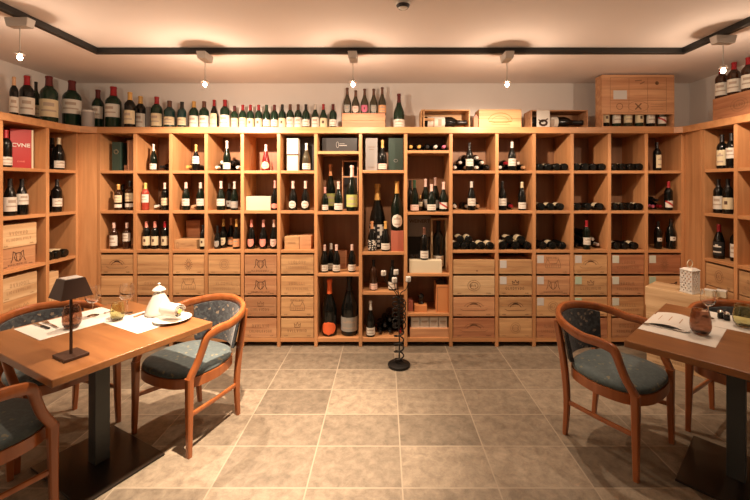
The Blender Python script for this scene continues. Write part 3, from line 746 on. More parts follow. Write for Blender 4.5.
for bay, rows in spec.items():
    i = bay-1
    for k, (tone, em) in enumerate(rows):
        hh = .184 if not (k == 0 and bay in (10, 11)) else .135
        w = bay_w(i); d = .325
        ink = 'ink_dark' if (bay, k) in ((5,1),(5,0),(11,2),(15,1),(11,1),(1,0)) else ('ink_faint' if tone == 'pine_tan' and em in (1, 3) else 'ink')
        tn = {'pine_tan':'tan','pine_pale':'pale','pine_pink':'pinkish','pine_red':'reddish'}[tone]
        st = STK.get((bay, k))
        lab = f'{tn} wine crate, {EMN[em]}{", paper tag" if st else ""}, {["highest","second","third","lowest"][k]} of four, {ORD[i]} bay from left'
        t = crate(((BX[i]+BX[i+1])/2, YF+.004+d/2, SLOTZ[3-k]+.0008), w, hh, d, tone, em, lab, 0, bay*10+k, st, ink, 'wooden wine crates in the rack slots')
        if (bay, k) == (15, 3):
            part('lettering', MB(), 'ink', t); bpy.data.objects.remove(t.children[-1])
            o = link('lettering', text_mesh('ECA', .075, 'ink', .002), t); o.location = (-.06, -d/2-.0014, .115)
        if (bay, k) == (10, 0):
            part('knot', MB().lathe([(0, 0), (.008, .0), (.009, .0008)], 10), 'ink', t).matrix_local = Matrix.Translation((.03, -d/2-.0006, .03)) @ Matrix.Rotation(PI/2, 4, 'X')
# crates in the side racks
def lface(y): return (LX-.02-.16, y)
crate((LX-.20, 3.098, .0008+.885+SH/2), .305, .165, .33, 'pine_pink', 2, 'reddish stamped crate under a pale crate in the side rack', R(90), 301, None, 'ink_dark', 'crates in the side racks')
crate((LX-.185, 3.100, .885+SH/2+.168), .310, .185, .31, 'pine_pale', 3, 'pale crate with two lines of print, on a reddish crate', R(90), 302, None, 'ink_faint', 'crates in the side racks')
for k in range(4):
    crate((LX-.185, 3.1055, ZB1+.0008+k*.187), .31, .185, .31, ['pine_tan','pine_pink','pine_tan','pine_pale'][k], [None,3,3,3][k],
          f'{["lowest","second lowest","second highest","highest"][k]} of four crates stacked at the bottom of the side rack', R(90), 310+k, None, 'ink_faint', 'crates in the side racks')
crate((LX-.14, 3.42, ZB1+.0008), .11, .70, .22, 'pine_pale', 3, 'tall narrow pale crate below bottles lying near the corner post', R(90), 320, None, 'ink', 'crates in the side racks')
for k in range(4):
    crate((RX+.005+.155, 3.2725, ZB1+.001+k*.199), .268, .19, .31, 'pine_tan', 1 if k else None, f'{["lowest","second lowest","second highest","highest"][k]} of four crates with round stamps behind the lantern', R(-90), 330+k, None, 'ink', 'crates in the side racks')
for k in range(4):
    crate((RX+.005+.155, 2.94, ZB1+.001+k*.199), .295, .19, .31, 'pine_tan', 3, f'{["lowest","second lowest","second highest","highest"][k]} of four crates at the frame edge of the side rack', R(-90), 340+k, None, 'ink', 'crates in the side racks')
# crates on the ledge
cy = 3.80
cx = X_at(364, cy)
crate((cx, 3.83, ZL), .425, .143, .20, 'pine_red', None, 'reddish wooden crate on the ledge carrying five champagne bottles', 0, 1, None, 'ink', 'crates on the ledge')
for k,(p,tp,lb,ln) in enumerate(((347.3,88,'greyshield','grey'),(355.6,90.5,'palepinkshield','pale pink'),(364.6,89,'magshield','magenta'),(373.7,89,'greyshield','silver grey'),(382.2,87.5,'peach','copper'))):
    y = 3.85; z = ZL+.1436
    bottle('champagne', (X_at(p, y), y, z), 'olive', 'brown', lb, h=H+(HY-tp)*y/F-z, w=.080, text=f'{ORD[k]} champagne bottle on the reddish crate, {ln} label', group='champagne bottles on the ledge crate')
# open crate with a magnum lying in it
def open_case(px0, px1, top, label, tone, picture, y=3.78):
    x0, x1 = X_at(px0, y), X_at(px1, y); zt = H+(HY-top)*y/F; w = x1-x0; h = zt-ZL; d = .2; b = .011
    t = thing('open_wine_case', label, 'crate', ((x0+x1)/2, y+d/2, ZL), 0, 'open wine cases on the ledge')
    m = MB(); e = .0003
    m.box(-w/2, d/2-b, 0, w/2, d/2, h); m.box(-w/2, -d/2, 0, w/2, d/2-b-e, b); m.box(-w/2, -d/2, h-b, w/2, d/2-b-e, h)
    m.box(-w/2, -d/2, b+e, -w/2+b, d/2-b-e, h-b-e); m.box(w/2-b, -d/2, b+e, w/2, d/2-b-e, h-b-e)
    part('crate_body', m, tone, t, bev=.0015)
    if picture:
        part('picture_card', MB().box(-w/2+.055, -d/2-.004, .016, -w/2+.185, -d/2-.001, h-.004), 'card_white', t)
        q = MB(); q.stroke(arc(-w/2+.12, .055, .035, .025, 0, 360, 10), .02, -d/2-.0055); q.stroke([(-w/2+.075, .085), (-w/2+.11, .065), (-w/2+.165, .095)], .012, -d/2-.0055)
        part('brand_print', q, 'ink_dark', t, 'flat')
    else:
        part('flap', MB().box(-w/2+.02, -d/2-.07, .0, -w/2+.028, -d/2-.002, h*.95), tone, t)
        part('wedge', MB().box(-w/2+.02, -d/2-.002, h*.42, -w/2+.13, -d/2+.01, h*.55), tone, t)
    rot = (Matrix.Rotation(PI/2, 3, 'Y') @ Matrix.Rotation(.15, 3, 'Z')).to_euler()
    mh = w-2*b-.014; r = .5*min(.115, h-2*b-.01)
    bottle('bordeaux', ((x0+x1)/2-w/2+b+.006, y+.075, ZL+b+r+.002), 'black', 'black', 'big', h=mh, w=2*r, rot=rot, text='dark magnum lying in the open case ' + ('with the printed card' if picture else 'with the folded flap'), group=GT)
open_case(421,470,109.5,'open wooden case with folded flap and lying magnum, on ledge','pine_tan',False)
open_case(531,588,110,'open wooden case with printed white card and lying magnum, on ledge','pine_pink',True)
y = 3.73; x0, x1 = X_at(479, y), X_at(521.5, y); w = x1-x0; hh = H+(HY-109.3)*y/F-ZL
t = crate(((x0+x1)/2, y+.09, ZL), w, hh, .18, 'pine_tan', None, 'crate lying on the ledge with a gilt arched emblem', 0, 5, None, 'ink', 'crates on the ledge')
q = MB(); q.stroke(arc(0, .06, .12, .085, 10, 170, 18), .006, -.0915); q.stroke(arc(0, .06, .085, .055, 10, 170, 14), .004, -.0915); q.stroke([(-.11, .062), (-.06, .055), (.06, .055), (.11, .062)], .012, -.0915); q.stroke([(-.09, .035), (.09, .035)], .005, -.0915)
part('brand_print', q, 'ink_gold', t, 'flat')
xx = X_at(475.5, 3.75)
t = thing('small_card_box', 'little brown pointed box on the ledge beside gilt crate', 'box', (xx, 3.76, ZL))
part('box_body', MB().prism([(-.02, -.02), (.024, -.02), (.024, .03), (-.02, .03)], 0, .10), 'card_brown', t); part('pointed_lid', MB().add([(-.02,-.02,.1),(.024,-.02,.1),(.024,.03,.1),(-.02,.03,.1),(.006,-.02,.135),(.006,.03,.135)], [(0,1,4),(2,3,5),(1,2,5,4),(3,0,4,5)]), 'card_salmon', t)
# tall assortment case leaning against nothing, six bottles shown in its window
y = 3.70; x0, x1 = X_at(602, y), X_at(674.5, y); w = x1-x0; h = .512; d = .118
t = thing('assortment_case', 'tall wooden case with nine carved panels and six bottles, on ledge', 'crate', ((x0+x1)/2, y+d/2+.0, ZL), 0, None)
m = MB(); b = .014; zw = .125
m.box(-w/2, -d/2, zw, w/2, -d/2+b, h); m.box(-w/2, d/2-b, 0, w/2, d/2, h); m.box(-w/2, -d/2+b+.0003, zw+.0, -w/2+b, d/2-b-.0003, h); m.box(w/2-b, -d/2+b+.0003, zw, w/2, d/2-b-.0003, h)
m.box(-w/2, -d/2, 0, -w/2+b, d/2-b-.0003, zw-.0003); m.box(w/2-b, -d/2, 0, w/2, d/2-b-.0003, zw-.0003); m.box(-w/2+b+.0003, -d/2, 0, w/2-b-.0003, d/2-b-.0003, .010); m.box(-w/2+b, -d/2+b, h-b, w/2-b, d/2-b, h)
part('case_body', m, 'pine_pink', t, bev=.002)
q = MB(); pw = w-.16; L = .0028; yy = -d/2-.0012
zs = [zw+.02, zw+.135, zw+.245, h-.03]
for k in range(4): q.stroke([(-pw/2, zs[k]), (pw/2, zs[k])], L, yy)
for k in range(4): q.stroke([(-pw/2+pw*k/3, zs[0]), (-pw/2+pw*k/3, zs[-1])], L, yy)
for a in range(4): q.stroke([(0, (zs[0]+zs[1])/2), (.038*math.cos(R(45+90*a)), (zs[0]+zs[1])/2+.038*math.sin(R(45+90*a)))], .014, yy)
q.stroke(arc(0, (zs[0]+zs[1])/2, .10, .05, 0, 360, 20), L, yy); q.stroke(arc(-pw/3, (zs[0]+zs[1])/2, .03, .03, 0, 360, 10), L*2, yy)
for k in range(3): q.stroke([(pw/6+.03, zs[0]+.03+.025*k), (pw/2-.03, zs[0]+.03+.025*k)], L, yy)
q.stroke(arc(pw/3, zs[2]+.06, .012, .012, 0, 360, 8), .012, yy); q.stroke([(-.03, zs[3]-.03), (.03, zs[3]-.025)], .01, yy); q.stroke([(.02, zs[3]-.06), (.06, zs[3]-.04)], .01, yy)
part('brand_print', q, 'ink', t, 'flat')
part('picture_plate', MB().box(-pw/2+.03, yy-.001, zs[1]+.012, -pw/2+pw/3-.02, yy, zs[2]-.012), 'sticker_grey', t)
cx = (x0+x1)/2
for k, (lb, g_) in enumerate((('vine','black'),('big','green'),('creambig','olive'),('vine','green'),('big','black'),('slash','olive'))):
    bottle('bordeaux', (cx-w/2+.062+k*.112, y+.059, ZL+.0115), g_, 'black', lb, h=.28, w=.078, text=f'{ORD[k]} of six bottles in the window of the tall assortment case', group='bottles in the assortment case')
# crate with magnums on the other side rack's ledge
crate((RX+.02+.15, 3.115, ZL), .50, .195, .28, 'pine_red', 1, 'reddish crate with oval stamp on the side ledge carrying three magnums', R(-90), 77, None, 'ink', 'crates on the ledge')
for k, p in enumerate((721.5, 734, 748.5)):
    xx = RX+.12; y = xx*F/(p-CX)
    bottle('bordeaux', (xx, y, ZL+.1958), 'brown', 'red', 'big', h=.29, w=.090, rz=R(-55), text=f'{ORD[k]} of three magnums standing on the side ledge crate', group='magnums on the side ledge crate')
# grey tin and shaded cartons among the ledge bottles
t = thing('grey_tin', 'grey green tin canister among big bottles on the corner ledge', 'tin', (X_at(88, 3.72), 3.72, ZL))
part('tin_body', MB().lathe([(0,0),(.05,0),(.052,.004),(.052,.150)], 24), 'card_grey', t, 40); part('tin_lid', MB().lathe([(.0535,.150),(.0535,.165),(.0,.168)], 24), 'cap_grey', t, 40)
t = thing('tall_carton', 'tall grey carton against the wall behind dark magnums', 'box', (X_at(149.5, 4.03), 4.03, ZL))
part('carton_body', MB().box(-.024, -.03, 0, .024, .03, .26), 'card_grey', t, bev=.002); part('carton_flap', MB().box(-.024, -.03, .2605, .024, .03, .263), 'card_grey', t)

# ------------------------------------------------------------------ gift boxes and cartons in the bays
def carton(bay, row, px0, px1, top, mat, label, y=3.76, d=.09, dz=0, lid=None, name='gift_box', marks=None, z_top=None):
    i = bay-1; x0, x1 = X_at(px0, y), X_at(px1, y)
    x0 = max(x0, BX[i]+TH/2+.002); x1 = min(x1, BX[i+1]-TH/2-.002)
    z = shelf_z(i, row)+dz; h = H+(HY-top)*y/F-z; w = x1-x0
    t = thing(name, f'{label}, {where(i, row)}', 'box', ((x0+x1)/2, y+d/2, z), 0, 'boxes in the wall racks')
    if lid:
        part('box_body', MB().box(-w/2, -d/2, 0, w/2, d/2, h*lid[0]), mat, t, bev=.0015); part('box_lid', MB().box(-w/2-.001, -d/2-.001, h*lid[0]+.0003, w/2+.001, d/2+.001, h), lid[1], t, bev=.0015)
    else: part('box_body', MB().box(-w/2, -d/2, 0, w/2, d/2, h), mat, t, bev=.0015)
    if marks: part('brand_print', marks(w, h, -d/2-.0022), marks.ink, t, 'flat')
    return t, w, h, d
def mk(fn, ink): fn.ink = ink; return fn
dot = mk(lambda w,h,y: MB().stroke(arc(0, h*.66, .018, .018, 0, 360, 14), .012, y), 'label_cream'); MATS.setdefault('label_cream', labm('cream'))
lines = mk(lambda w,h,y: MB().stroke([(-w*.3, h*.72), (w*.3, h*.72)], .004, y).stroke([(-w*.18, h*.64), (w*.18, h*.64)], .004, y).stroke([(-w*.3, h*.10), (w*.3, h*.10)], .003, y), 'ink')
sig = mk(lambda w,h,y: MB().stroke(arc(-.02, h*.5, .012, .03, 0, 360, 10), .004, y).stroke([(.0, h*.45), (.07, h*.45)], .010, y).stroke([(.0, h*.58), (.05, h*.58)], .004, y), 'card_grey')
oval = mk(lambda w,h,y: MB().stroke(arc(0, h*.3, .018, .014, 0, 360, 12), .006, y), 'card_grey')
carton(1,0,112,120.5,142,'card_green','dark green tall gift box with round cream seal',y=3.78,marks=dot)
carton(1,0,127.5,133,140.5,'card_brown','brown box standing beside the upright',y=3.74,d=.22)
carton(1,0,124,127,165,'card_brown','low brown carton behind',y=3.80,d=.05)
carton(1,2,107,110.5,240,'card_orange','small orange carton behind bottles',y=3.80,d=.05)
carton(5,1,246,270.5,196.5,'card_cream','cream white carton tipped on its side',y=3.735,d=.15)
carton(5,0,271.5,277,161.5,'card_salmon','small pink box beside red bottle',y=3.80,d=.06)
carton(6,0,287,298,138.5,'card_cream','tall cream and white gift box with dark band',y=3.75,d=.09,lid=(.52,'card_white'),marks=mk(lambda w,h,y: MB().stroke([(-w*.5, h*.5), (w*.5, h*.5)], .014, y).stroke(arc(0, h*.82, .02, .012, 180, 360), .004, y), 'ink_dark'))
carton(6,0,282.5,315,137,'card_black','black display case behind cream gift box',y=3.89,d=.10)
carton(7,0,322,357,138,'card_charcoal','long charcoal gift box with silver emblem',y=3.75,d=.14,marks=sig)
carton(8,0,365.5,377.5,138,'card_grey','pale grey tall gift box with fine print',y=3.75,d=.11,marks=lines)
carton(8,0,388.5,403,138,'card_green','dark green wide gift box with oval seal',y=3.76,d=.14,marks=oval)
tb, w_, h_, d_ = carton(8,1,391,404,231,'card_salmon','salmon red box under a champagne magnum',y=3.735,d=.15)
bottle('champagne', (tb.location.x, tb.location.y, tb.location.z+h_+.001), 'deep', 'gold', 'round', h=.49, w=.122, text='champagne magnum with gold foil standing on a salmon red box', group=GS)
carton(7,2,337,346.5,251,'pine_red','low brown wooden box behind standing bottles',y=3.90,d=.10)
carton(6,2,284.5,299,236.5,'pine_tan','pale small wooden box, first of two',y=3.73,d=.2,marks=mk(lambda w,h,y: MB().stroke([(-w*.25, h*.5), (w*.25, h*.5)], .004, y), 'ink'))
carton(6,2,299.5,311,236,'pine_pink','pinkish small wooden box, second of two',y=3.735,d=.2)
carton(3,2,174,196.5,240,'pine_tan','low tan wooden box with faint print',y=3.72,d=.16,marks=mk(lambda w,h,y: MB().stroke([(-w*.2, h*.6), (w*.0, h*.6)], .004, y).stroke([(w*.1, h*.4), (w*.3, h*.5), (w*.4, h*.4)], .008, y).stroke(arc(-w*.35, h*.45, .012, .03, 0, 360, 10), .004, y), 'ink_faint'))
carton(3,2,186,200,220.5,'pine_red','upright reddish box behind low tan box',y=3.90,d=.12)
# framed open case with dark lining (bay 7) and framed case holding a bottle (bay 9)
def framed_case(bay, row, px0, px1, top, y, d, label, inner, frame):
    i = bay-1; x0, x1 = X_at(px0, y), min(X_at(px1, y), BX[bay]-TH/2-.002); z = shelf_z(i, row); h = H+(HY-top)*y/F-z; w = x1-x0; b = .009
    t = thing('framed_case', f'{label}, {where(i, row)}', 'box', ((x0+x1)/2, y+d/2, z))
    m = MB(); e = .0002
    m.box(-w/2, -d/2, 0, -w/2+b, d/2, h); m.box(w/2-b, -d/2, 0, w/2, d/2, h); m.box(-w/2+b+e, -d/2, h-b, w/2-b-e, d/2, h); m.box(-w/2+b+e, -d/2, 0, w/2-b-e, d/2, b)
    part('case_frame', m, frame, t, bev=.001); part('case_lining', MB().box(-w/2+b+e, d/2-.006, b+e, w/2-b-e, d/2, h-b-e), inner, t)
    return t, z, h, w
ft, z, h, w = framed_case(7,1,342,358,160.5,3.86,.12,'wood framed case with dark lining behind a magnum','card_black','pine_pink')
part('cross_bar', MB().box(-w/2+.0095, -.06, h*.66, w/2-.0095, -.052, h*.66+.012), 'pine_pink', ft)
ft, z, h, w = framed_case(9,2,431.5,447.5,218.5,3.80,.13,'pale wood framed case holding one dark bottle','card_brown','pine_pale')
bottle('bordeaux', (ft.location.x, ft.location.y, z+.010), 'black', 'black', 'low', h=h-.04, w=.105, text='dark bottle inside the pale framed case, ninth bay from left, third slot', group=GS)
i = 8; z = shelf_z(8, 2); y = 3.95; x0, x1 = X_at(408.2, y), X_at(431, y)
t = thing('lettered_board', 'grey board with WEINERT lettering over a dark lower half, ninth bay', 'board', ((x0+x1)/2, y, z))
w = x1-x0; hz = H+(HY-236.5)*y/F-z; h = H+(HY-216)*y/F-z
part('board_face', MB().box(-w/2, 0, hz+.0004, w/2, .012, h), 'card_grey', t); part('dark_lower_half', MB().box(-w/2, 0, 0, w/2, .012, hz), 'card_black', t)
o = link('lettering', text_mesh('WEINERT', .05, 'ink_dark', .001), t); o.location = (0, -.0016, h-.055)
tb, w_, h_, d_ = carton(9,2,409.5,442,260.5,'card_cream','long low cream box carrying a bottle',y=3.725-.02,d=.092)
bottle('bordeaux', (X_at(424.3, 3.75), tb.location.y, tb.location.z+h_+.001), 'black', 'brown', 'low', h=.315, text='dark bottle standing on the long low cream box', group=GS)
carton(9,3,436.5,450,285,'card_orange','tall orange brown box with a recessed front',y=3.72,d=.2,marks=mk(lambda w,h,y: MB().stroke([(-w*.42, h*.05), (-w*.42, h*.92), (w*.45, h*.92)], .005, y), 'card_brown'))
carton(9,3,414.5,427,305.5,'card_orange','small low orange tray box',y=3.73,d=.12,name='tray_box')
o = tag(link('glass_ornament', MB().lathe([(0,.0),(.028,0),(.03,.01),(.018,.03),(.03,.05),(.034,.075),(.02,.095),(.0,.1)], 14).mesh('glass_ornament', 'glass_black', 40)), 'dark round glass ornament on the small orange tray box', 'ornament')
zz = shelf_z(8, 3)+(H+(HY-305.5)*3.73/F-shelf_z(8, 3)); o.location = (X_at(421, 3.79), 3.79, zz+.002)
carton(9,3,408.3,413,301,'card_salmon','narrow salmon box against the upright',y=3.75,d=.12)
i = 8; tb, w_, h_, d_ = carton(9,4,410,450,328.5,'pine_pink','flat wooden crate under four white cartons',y=3.70,d=.26,name='wine_crate')
for k in range(4):
    ww = (w_-.02)/4
    t = thing('small_carton', f'{ORD[k]} of four small white cartons on the flat wooden crate', 'box', (tb.location.x-w_/2+.01+ww*(k+.5), YF+.10, tb.location.z+h_+.001), 0, 'four white cartons in the ninth bay')
    part('carton_body', MB().box(-ww/2+.003, -.06, 0, ww/2-.003, .06, .098), 'card_white', t, bev=.001)
    part('brand_print', MB().stroke([(-ww*.3, .06), (ww*.3, .06)], .006, -.0615).stroke([(-ww*.25, .045), (ww*.25, .045)], .003, -.0615), 'ink_faint', t, 'flat')
y = 3.80; z = shelf_z(8, 3)+ (H+(HY-285)*3.72/F-shelf_z(8, 3))
t = thing('dark_pouch', 'dark crumpled pouch lying on the tall orange brown box', 'pouch', (X_at(441, 3.8), 3.82, z+.001))
m = MB().grid(lambda u, v: ((u-.5)*.10+.004*math.sin(9*v), (v-.5)*.16, .002+.045*math.sin(PI*u)**.7*math.sin(PI*v)**.7*(.8+.2*math.sin(11*u+5*v))), 14, 14); m.grid(lambda u, v: ((u-.5)*.10+.004*math.sin(9*v), (v-.5)*.16, .0), 14, 14)
part('pouch_body', m, 'card_charcoal', t, 60); part('pouch_cord', MB().sweep([(-.045,-.06,.03),(-.02,-.065,.036),(.0,-.06,.04)], (.004,.004), sub=3), 'card_black', t, 60)
# stemware among the bottles in the ninth bay
def wine_glass(loc, label, hgt=.20, group='wine glasses', mat='clear_glass'):
    s = hgt/.20
    t = thing('wine_glass', label, 'glass', loc, 0, group); t.scale = (s, s, s)
    foot = [(0,0),(.033,0),(.034,.0012),(.020,.004),(.006,.009),(.0042,.014)]
    part('foot', MB().lathe([(0,.0),(.033,.0),(.034,.0013),(.012,.0048),(.0,.0052)], 28), mat, t, 60)
    part('stem', MB().lathe([(0,.0053),(.0048,.0055),(.0036,.03),(.0036,.075),(.006,.085),(.0,.0856)], 16), mat, t, 60)
    part('bowl', MB().lathe([(0,.0858),(.012,.0866),(.031,.097),(.043,.115),(.0465,.135),(.044,.165),(.0385,.20),(.0373,.2002),(.0426,.165),(.0450,.135),(.0415,.116),(.0300,.0985),(.0110,.0883),(0,.0875)], 28), mat, t, 60)
    return t
for k,(p,yy) in enumerate(((412.5,3.86),(418.5,3.90))): wine_glass((X_at(p, yy), yy, shelf_z(8, 2)), f'{ORD[k]} of two empty wine glasses before the lettered board', .15, 'wine glasses in the ninth bay')
# red carton in the left side rack
yc = 3.155
t = thing('gift_box', 'bright red carton with white CVNE lettering in the side rack', 'box', (LX-.12, 3.205, Z1+SH/2+.001), R(48))
part('box_body', MB().box(-.065, -.045, 0, .065, .045, .325), 'card_red', t, bev=.002); part('page_edge', MB().box(.0655, -.045, 0, .077, .045, .325), 'card_cream', t)
o = link('lettering', text_mesh('CVNE', .044, 'card_white', .001), t); o.location = (.0, -.0465, .19)
o = link('lettering', text_mesh('CVNE', .018, 'label_rosepink' if 'label_rosepink' in MATS else 'card_white'), t); o.location = (0, -.0465, .055)
# bottle cartons seen on right crates stack etc. are built with the tables below

# ------------------------------------------------------------------ chairs
def make_chair(label):
    t = thing('tub_armchair', label, 'chair', (0,0,0), 0, 'cherry wood tub armchairs')
    fx, fy, bx, by = .25, .205, .187, -.205
    for s in (-1, 1):
        m = MB().sweep([(s*(fx+.004), fy+.004, 0), (s*fx, fy, .22), (s*(fx-.002), fy-.002, .452)], lambda u: (.027+.016*u, .027+.016*u), out=(1,0,0), p=6, n=16, sub=4); part('front_leg', m, 'chair_wood', t, 40)
    for s in (-1, 1):
        m = MB().sweep([(s*bx, by-.012, 0), (s*(bx+.004), by+.002, .22), (s*(bx+.012), by-.012, .44), (s*(bx+.024), by-.036, .62), (s*(bx+.030), by-.050, .715)], lambda u: (.027+.010*math.sin(PI*u), .027+.012*math.sin(PI*u)), out=(1,0,0), p=6, n=16, sub=4); part('back_leg', m, 'chair_wood', t, 40)
    # horseshoe rail that sweeps round the back and bends down into the front legs
    def rail_pt(th):
        a = R(th); k = abs(th)/92
        return (.292*math.sin(a), -.065-.255*math.cos(a), .748-.058*k**1.6)
    pts = [rail_pt(th) for th in range(-92, 93, 23)]
    tail = [(.293, .02, .690), (.290, .075, .682), (.287, .105, .672), (.282, .122, .646), (.273, .136, .595), (.262, .160, .525), (.253, .193, .465), (.251, .203, .440)]
    pts = [(-x, y, z) for x, y, z in tail[::-1]] + pts + tail
    def sz(u):
        e = abs(u-.5)*2
        return (.034 if e < .62 else .034+.006*(e-.62), .050 if e < .55 else .050-.010*min(1, (e-.55)/.2))
    part('arm_rail', MB().sweep(pts, sz, out=lambda q: (q.x, min(q.y+.06, 0)*1.1, 0), p=4, n=16, sub=5), 'chair_wood', t, 45)
    def outline(k, grow=0.0, n=44):
        out = []
        for j in range(n):
            a = 2*PI*j/n; c, s_ = math.cos(a), math.sin(a); p = 3.2
            rr = (abs(c)**p+abs(s_)**p)**(-1/p)
            x, y = c*rr*(.255+grow), s_*rr*(.225+grow)
            x *= 1-.20*max(0, -y)/.225; y += .025*(1-(x/.26)**2) if y > 0 else 0
            out.append((x*k, y*k))
        return out
    o1, n = outline(1.0, .002), 44
    m = MB(); o2 = outline(1.0, -.022)
    vs = [(x,y,.375) for x,y in o1]+[(x,y,.432) for x,y in o1]+[(x,y,.432) for x,y in o2]+[(x,y,.375) for x,y in o2]
    fs = []
    for a, b in ((0,1),(1,2),(2,3),(3,0)):
        for j in range(n): fs.append((a*n+j, a*n+(j+1)%n, b*n+(j+1)%n, b*n+j))
    m.add(vs, fs); part('seat_frame', m, 'chair_wood', t, 40)
    m = MB(); rings = [(.97,.4325),(.985,.438),(.985,.448),(.965,.459),(.91,.468),(.78,.475),(.53,.479),(.25,.480)]
    vs = []; fs = []
    for k, z in rings: vs += [(x,y,z) for x,y in outline(k)]
    for r_ in range(len(rings)-1):
        for j in range(n): fs.append((r_*n+j, r_*n+(j+1)%n, (r_+1)*n+(j+1)%n, (r_+1)*n+j))
    fs += [tuple(range(n))[::-1], tuple((len(rings)-1)*n+j for j in range(n))]
    m.add(vs, fs); part('seat_cushion', m, 'seat_fabric', t, 60)
    def bk(u, v, off):
        a = R(-58+116*u); rx = .207+.048*v; ry = .168+.050*v
        bul = .010*math.sin(PI*u)*math.sin(PI*v)
        return ((rx+off-bul)*math.sin(a), -.075-(ry+off-bul)*math.cos(a), .470+.255*v-.03*v*(2*u-1)**2)
    m = MB(); nu, nv = 22, 8
    A = [bk(i_/nu, j/nv, 0.0) for j in range(nv+1) for i_ in range(nu+1)]; B = [bk(i_/nu, j/nv, .024) for j in range(nv+1) for i_ in range(nu+1)]
    N = len(A); fs = []
    for j in range(nv):
        for i_ in range(nu):
            a = j*(nu+1)+i_; fs += [(a, a+nu+1, a+nu+2, a+1), (N+a, N+a+1, N+a+nu+2, N+a+nu+1)]
    edge = [i_ for i_ in range(nu+1)]+[j*(nu+1)+nu for j in range(1, nv+1)]+[nv*(nu+1)+i_ for i_ in range(nu-1, -1, -1)]+[j*(nu+1) for j in range(nv-1, 0, -1)]
    for a, b in zip(edge, edge[1:]+edge[:1]): fs.append((a, b, N+b, N+a))
    m.add(A+B, fs); part('backrest', m, 'back_fabric', t, 60)
    for s in (-1, 1):
        part('stretcher', MB().sweep([(s*.248, .19, .235), (s*.22, 0, .222), (s*.192, -.19, .215)], (.018, .026), out=(1,0,0), p=4, n=12), 'chair_wood', t, 40)
    return t
def face(fx, fy): return math.atan2(-fx, fy)
chair0 = make_chair('tub armchair tucked in beside the white plate, casting a ring shadow')
chair0.location = (-1.269, 2.487, 0); chair0.rotation_euler = (0,0,face(-.427,-.904))
UL, VL, NL = Vector((.4737,.8807,0)), Vector((-.8807,.4737,0)), Vector((-1.40,1.5955,0))
AR, BR, NR = Vector((.737,.676,0)), Vector((.676,-.737,0)), Vector((1.2644,2.010,0))
TT = .75
def tl(u, v, z=TT): p = NL+UL*u+VL*v; return Vector((p.x, p.y, z))
def tr(a, b, z=TT): p = NR+AR*a+BR*b; return Vector((p.x, p.y, z))
c = tl(.385, .970, 0); dup(chair0, c, face(-VL.x, -VL.y), 'tub armchair behind the small lamp, its rail seen over the placemats')
c = tl(-.115, .475, 0); dup(chair0, c, face(UL.x, UL.y), 'tub armchair with dark seat at the near edge of the lamp table')
dup(chair0, (1.415, 2.331, 0), face(.586, -.81), 'tub armchair in full view, turned toward the table with the lantern behind')
dup(chair0, (2.262, 2.382, 0), face(-.737, -.676), 'tub armchair half hidden behind the table with smoked tumbler')

# ------------------------------------------------------------------ tables
def make_table(name_label, origin, e1, e2, L1, L2, c1, c2, b1, b2):
    t = thing('pedestal_table', name_label, 'table', (origin.x, origin.y, 0), math.atan2(e2.y, e2.x), 'wooden pedestal tables')
    # local frame: x along e2 (long side), y along e1
    s = 1 if (e2.x*e1.y-e2.y*e1.x) > 0 else -1
    part('table_top', MB().box(0, 0, TT-.036, L2, s*L1, TT), 'table_wood', t, bev=.004)
    part('pole', MB().box(c2-.038, s*c1-.038, .0135, c2+.038, s*c1+.038, TT-.0425), 'pole_grey', t, bev=.004)
    part('base_plate', MB().box(c2-b2/2, s*c1-b1/2, 0.0005, c2+b2/2, s*c1+b1/2, .013), 'base_black', t, bev=.004)
    part('mounting_plate', MB().box(c2-.16, s*c1-.16, TT-.042, c2+.16, s*c1+.16, TT-.0363), 'black_iron', t)
    return t
make_table('square wooden pedestal table with small bronze lamp and white placemats', NL, UL, VL, .775, .92, .388, .458, .42, .55)
make_table('wooden pedestal table with smoked tumbler, in front of the white lantern', NR, AR, BR, .93, .80, .465, .40, .52, .44)

def flat_quad(name, pts, z, th, mat, label, cat, group=None, curl=0.0, smooth=30):
    a, b, c_, d = [Vector(p) for p in pts]; m = MB(); nu = nv = 10
    ctr = (a+b+c_+d)/4
    def fn(u, v, dz):
        p = (a*(1-u)+b*u)*(1-v)+(d*(1-u)+c_*u)*v
        return (p.x-ctr.x, p.y-ctr.y, dz + curl*(max(0, u-.6)/.4)**2*.5)
    top = [fn(i_/nu, j/nv, th) for j in range(nv+1) for i_ in range(nu+1)]; bot = [fn(i_/nu, j/nv, 0) for j in range(nv+1) for i_ in range(nu+1)]
    N = len(top); fs = []
    for j in range(nv):
        for i_ in range(nu):
            q = j*(nu+1)+i_; fs += [(q, q+1, q+nu+2, q+nu+1), (N+q, N+q+nu+1, N+q+nu+2, N+q+1)]
    edge = [i_ for i_ in range(nu+1)]+[j*(nu+1)+nu for j in range(1, nv+1)]+[nv*(nu+1)+i_ for i_ in range(nu-1, -1, -1)]+[j*(nu+1) for j in range(nv-1, 0, -1)]
    for x, y_ in zip(edge, edge[1:]+edge[:1]): fs.append((x, N+x, N+y_, y_))
    m.add(top+bot, fs)
    o = link(name, m.mesh(name, mat, smooth)); o.location = (ctr.x, ctr.y, z)
    return tag(o, label, cat, group)
Z0 = TT+.0006
flat_quad('placemat', [tl(.16,.56), tl(.16,.892), tl(.60,.892), tl(.60,.56)], Z0, .0012, 'linen', 'white placemat with knife and fork beside the small lamp', 'placemat', 'white placemats')
flat_quad('placemat', [tl(.455,.20), tl(.455,.555), tl(.772,.555), tl(.772,.20)], Z0, .0012, 'linen', 'white placemat under the plate with rolled napkin', 'placemat', 'white placemats')
flat_quad('placemat', [tr(.235,.004), tr(.60,.004), tr(.60,.348), tr(.225,.342)], Z0, .0012, 'linen', 'white placemat under the smoked tumbler and long fork', 'placemat', 'white placemats')
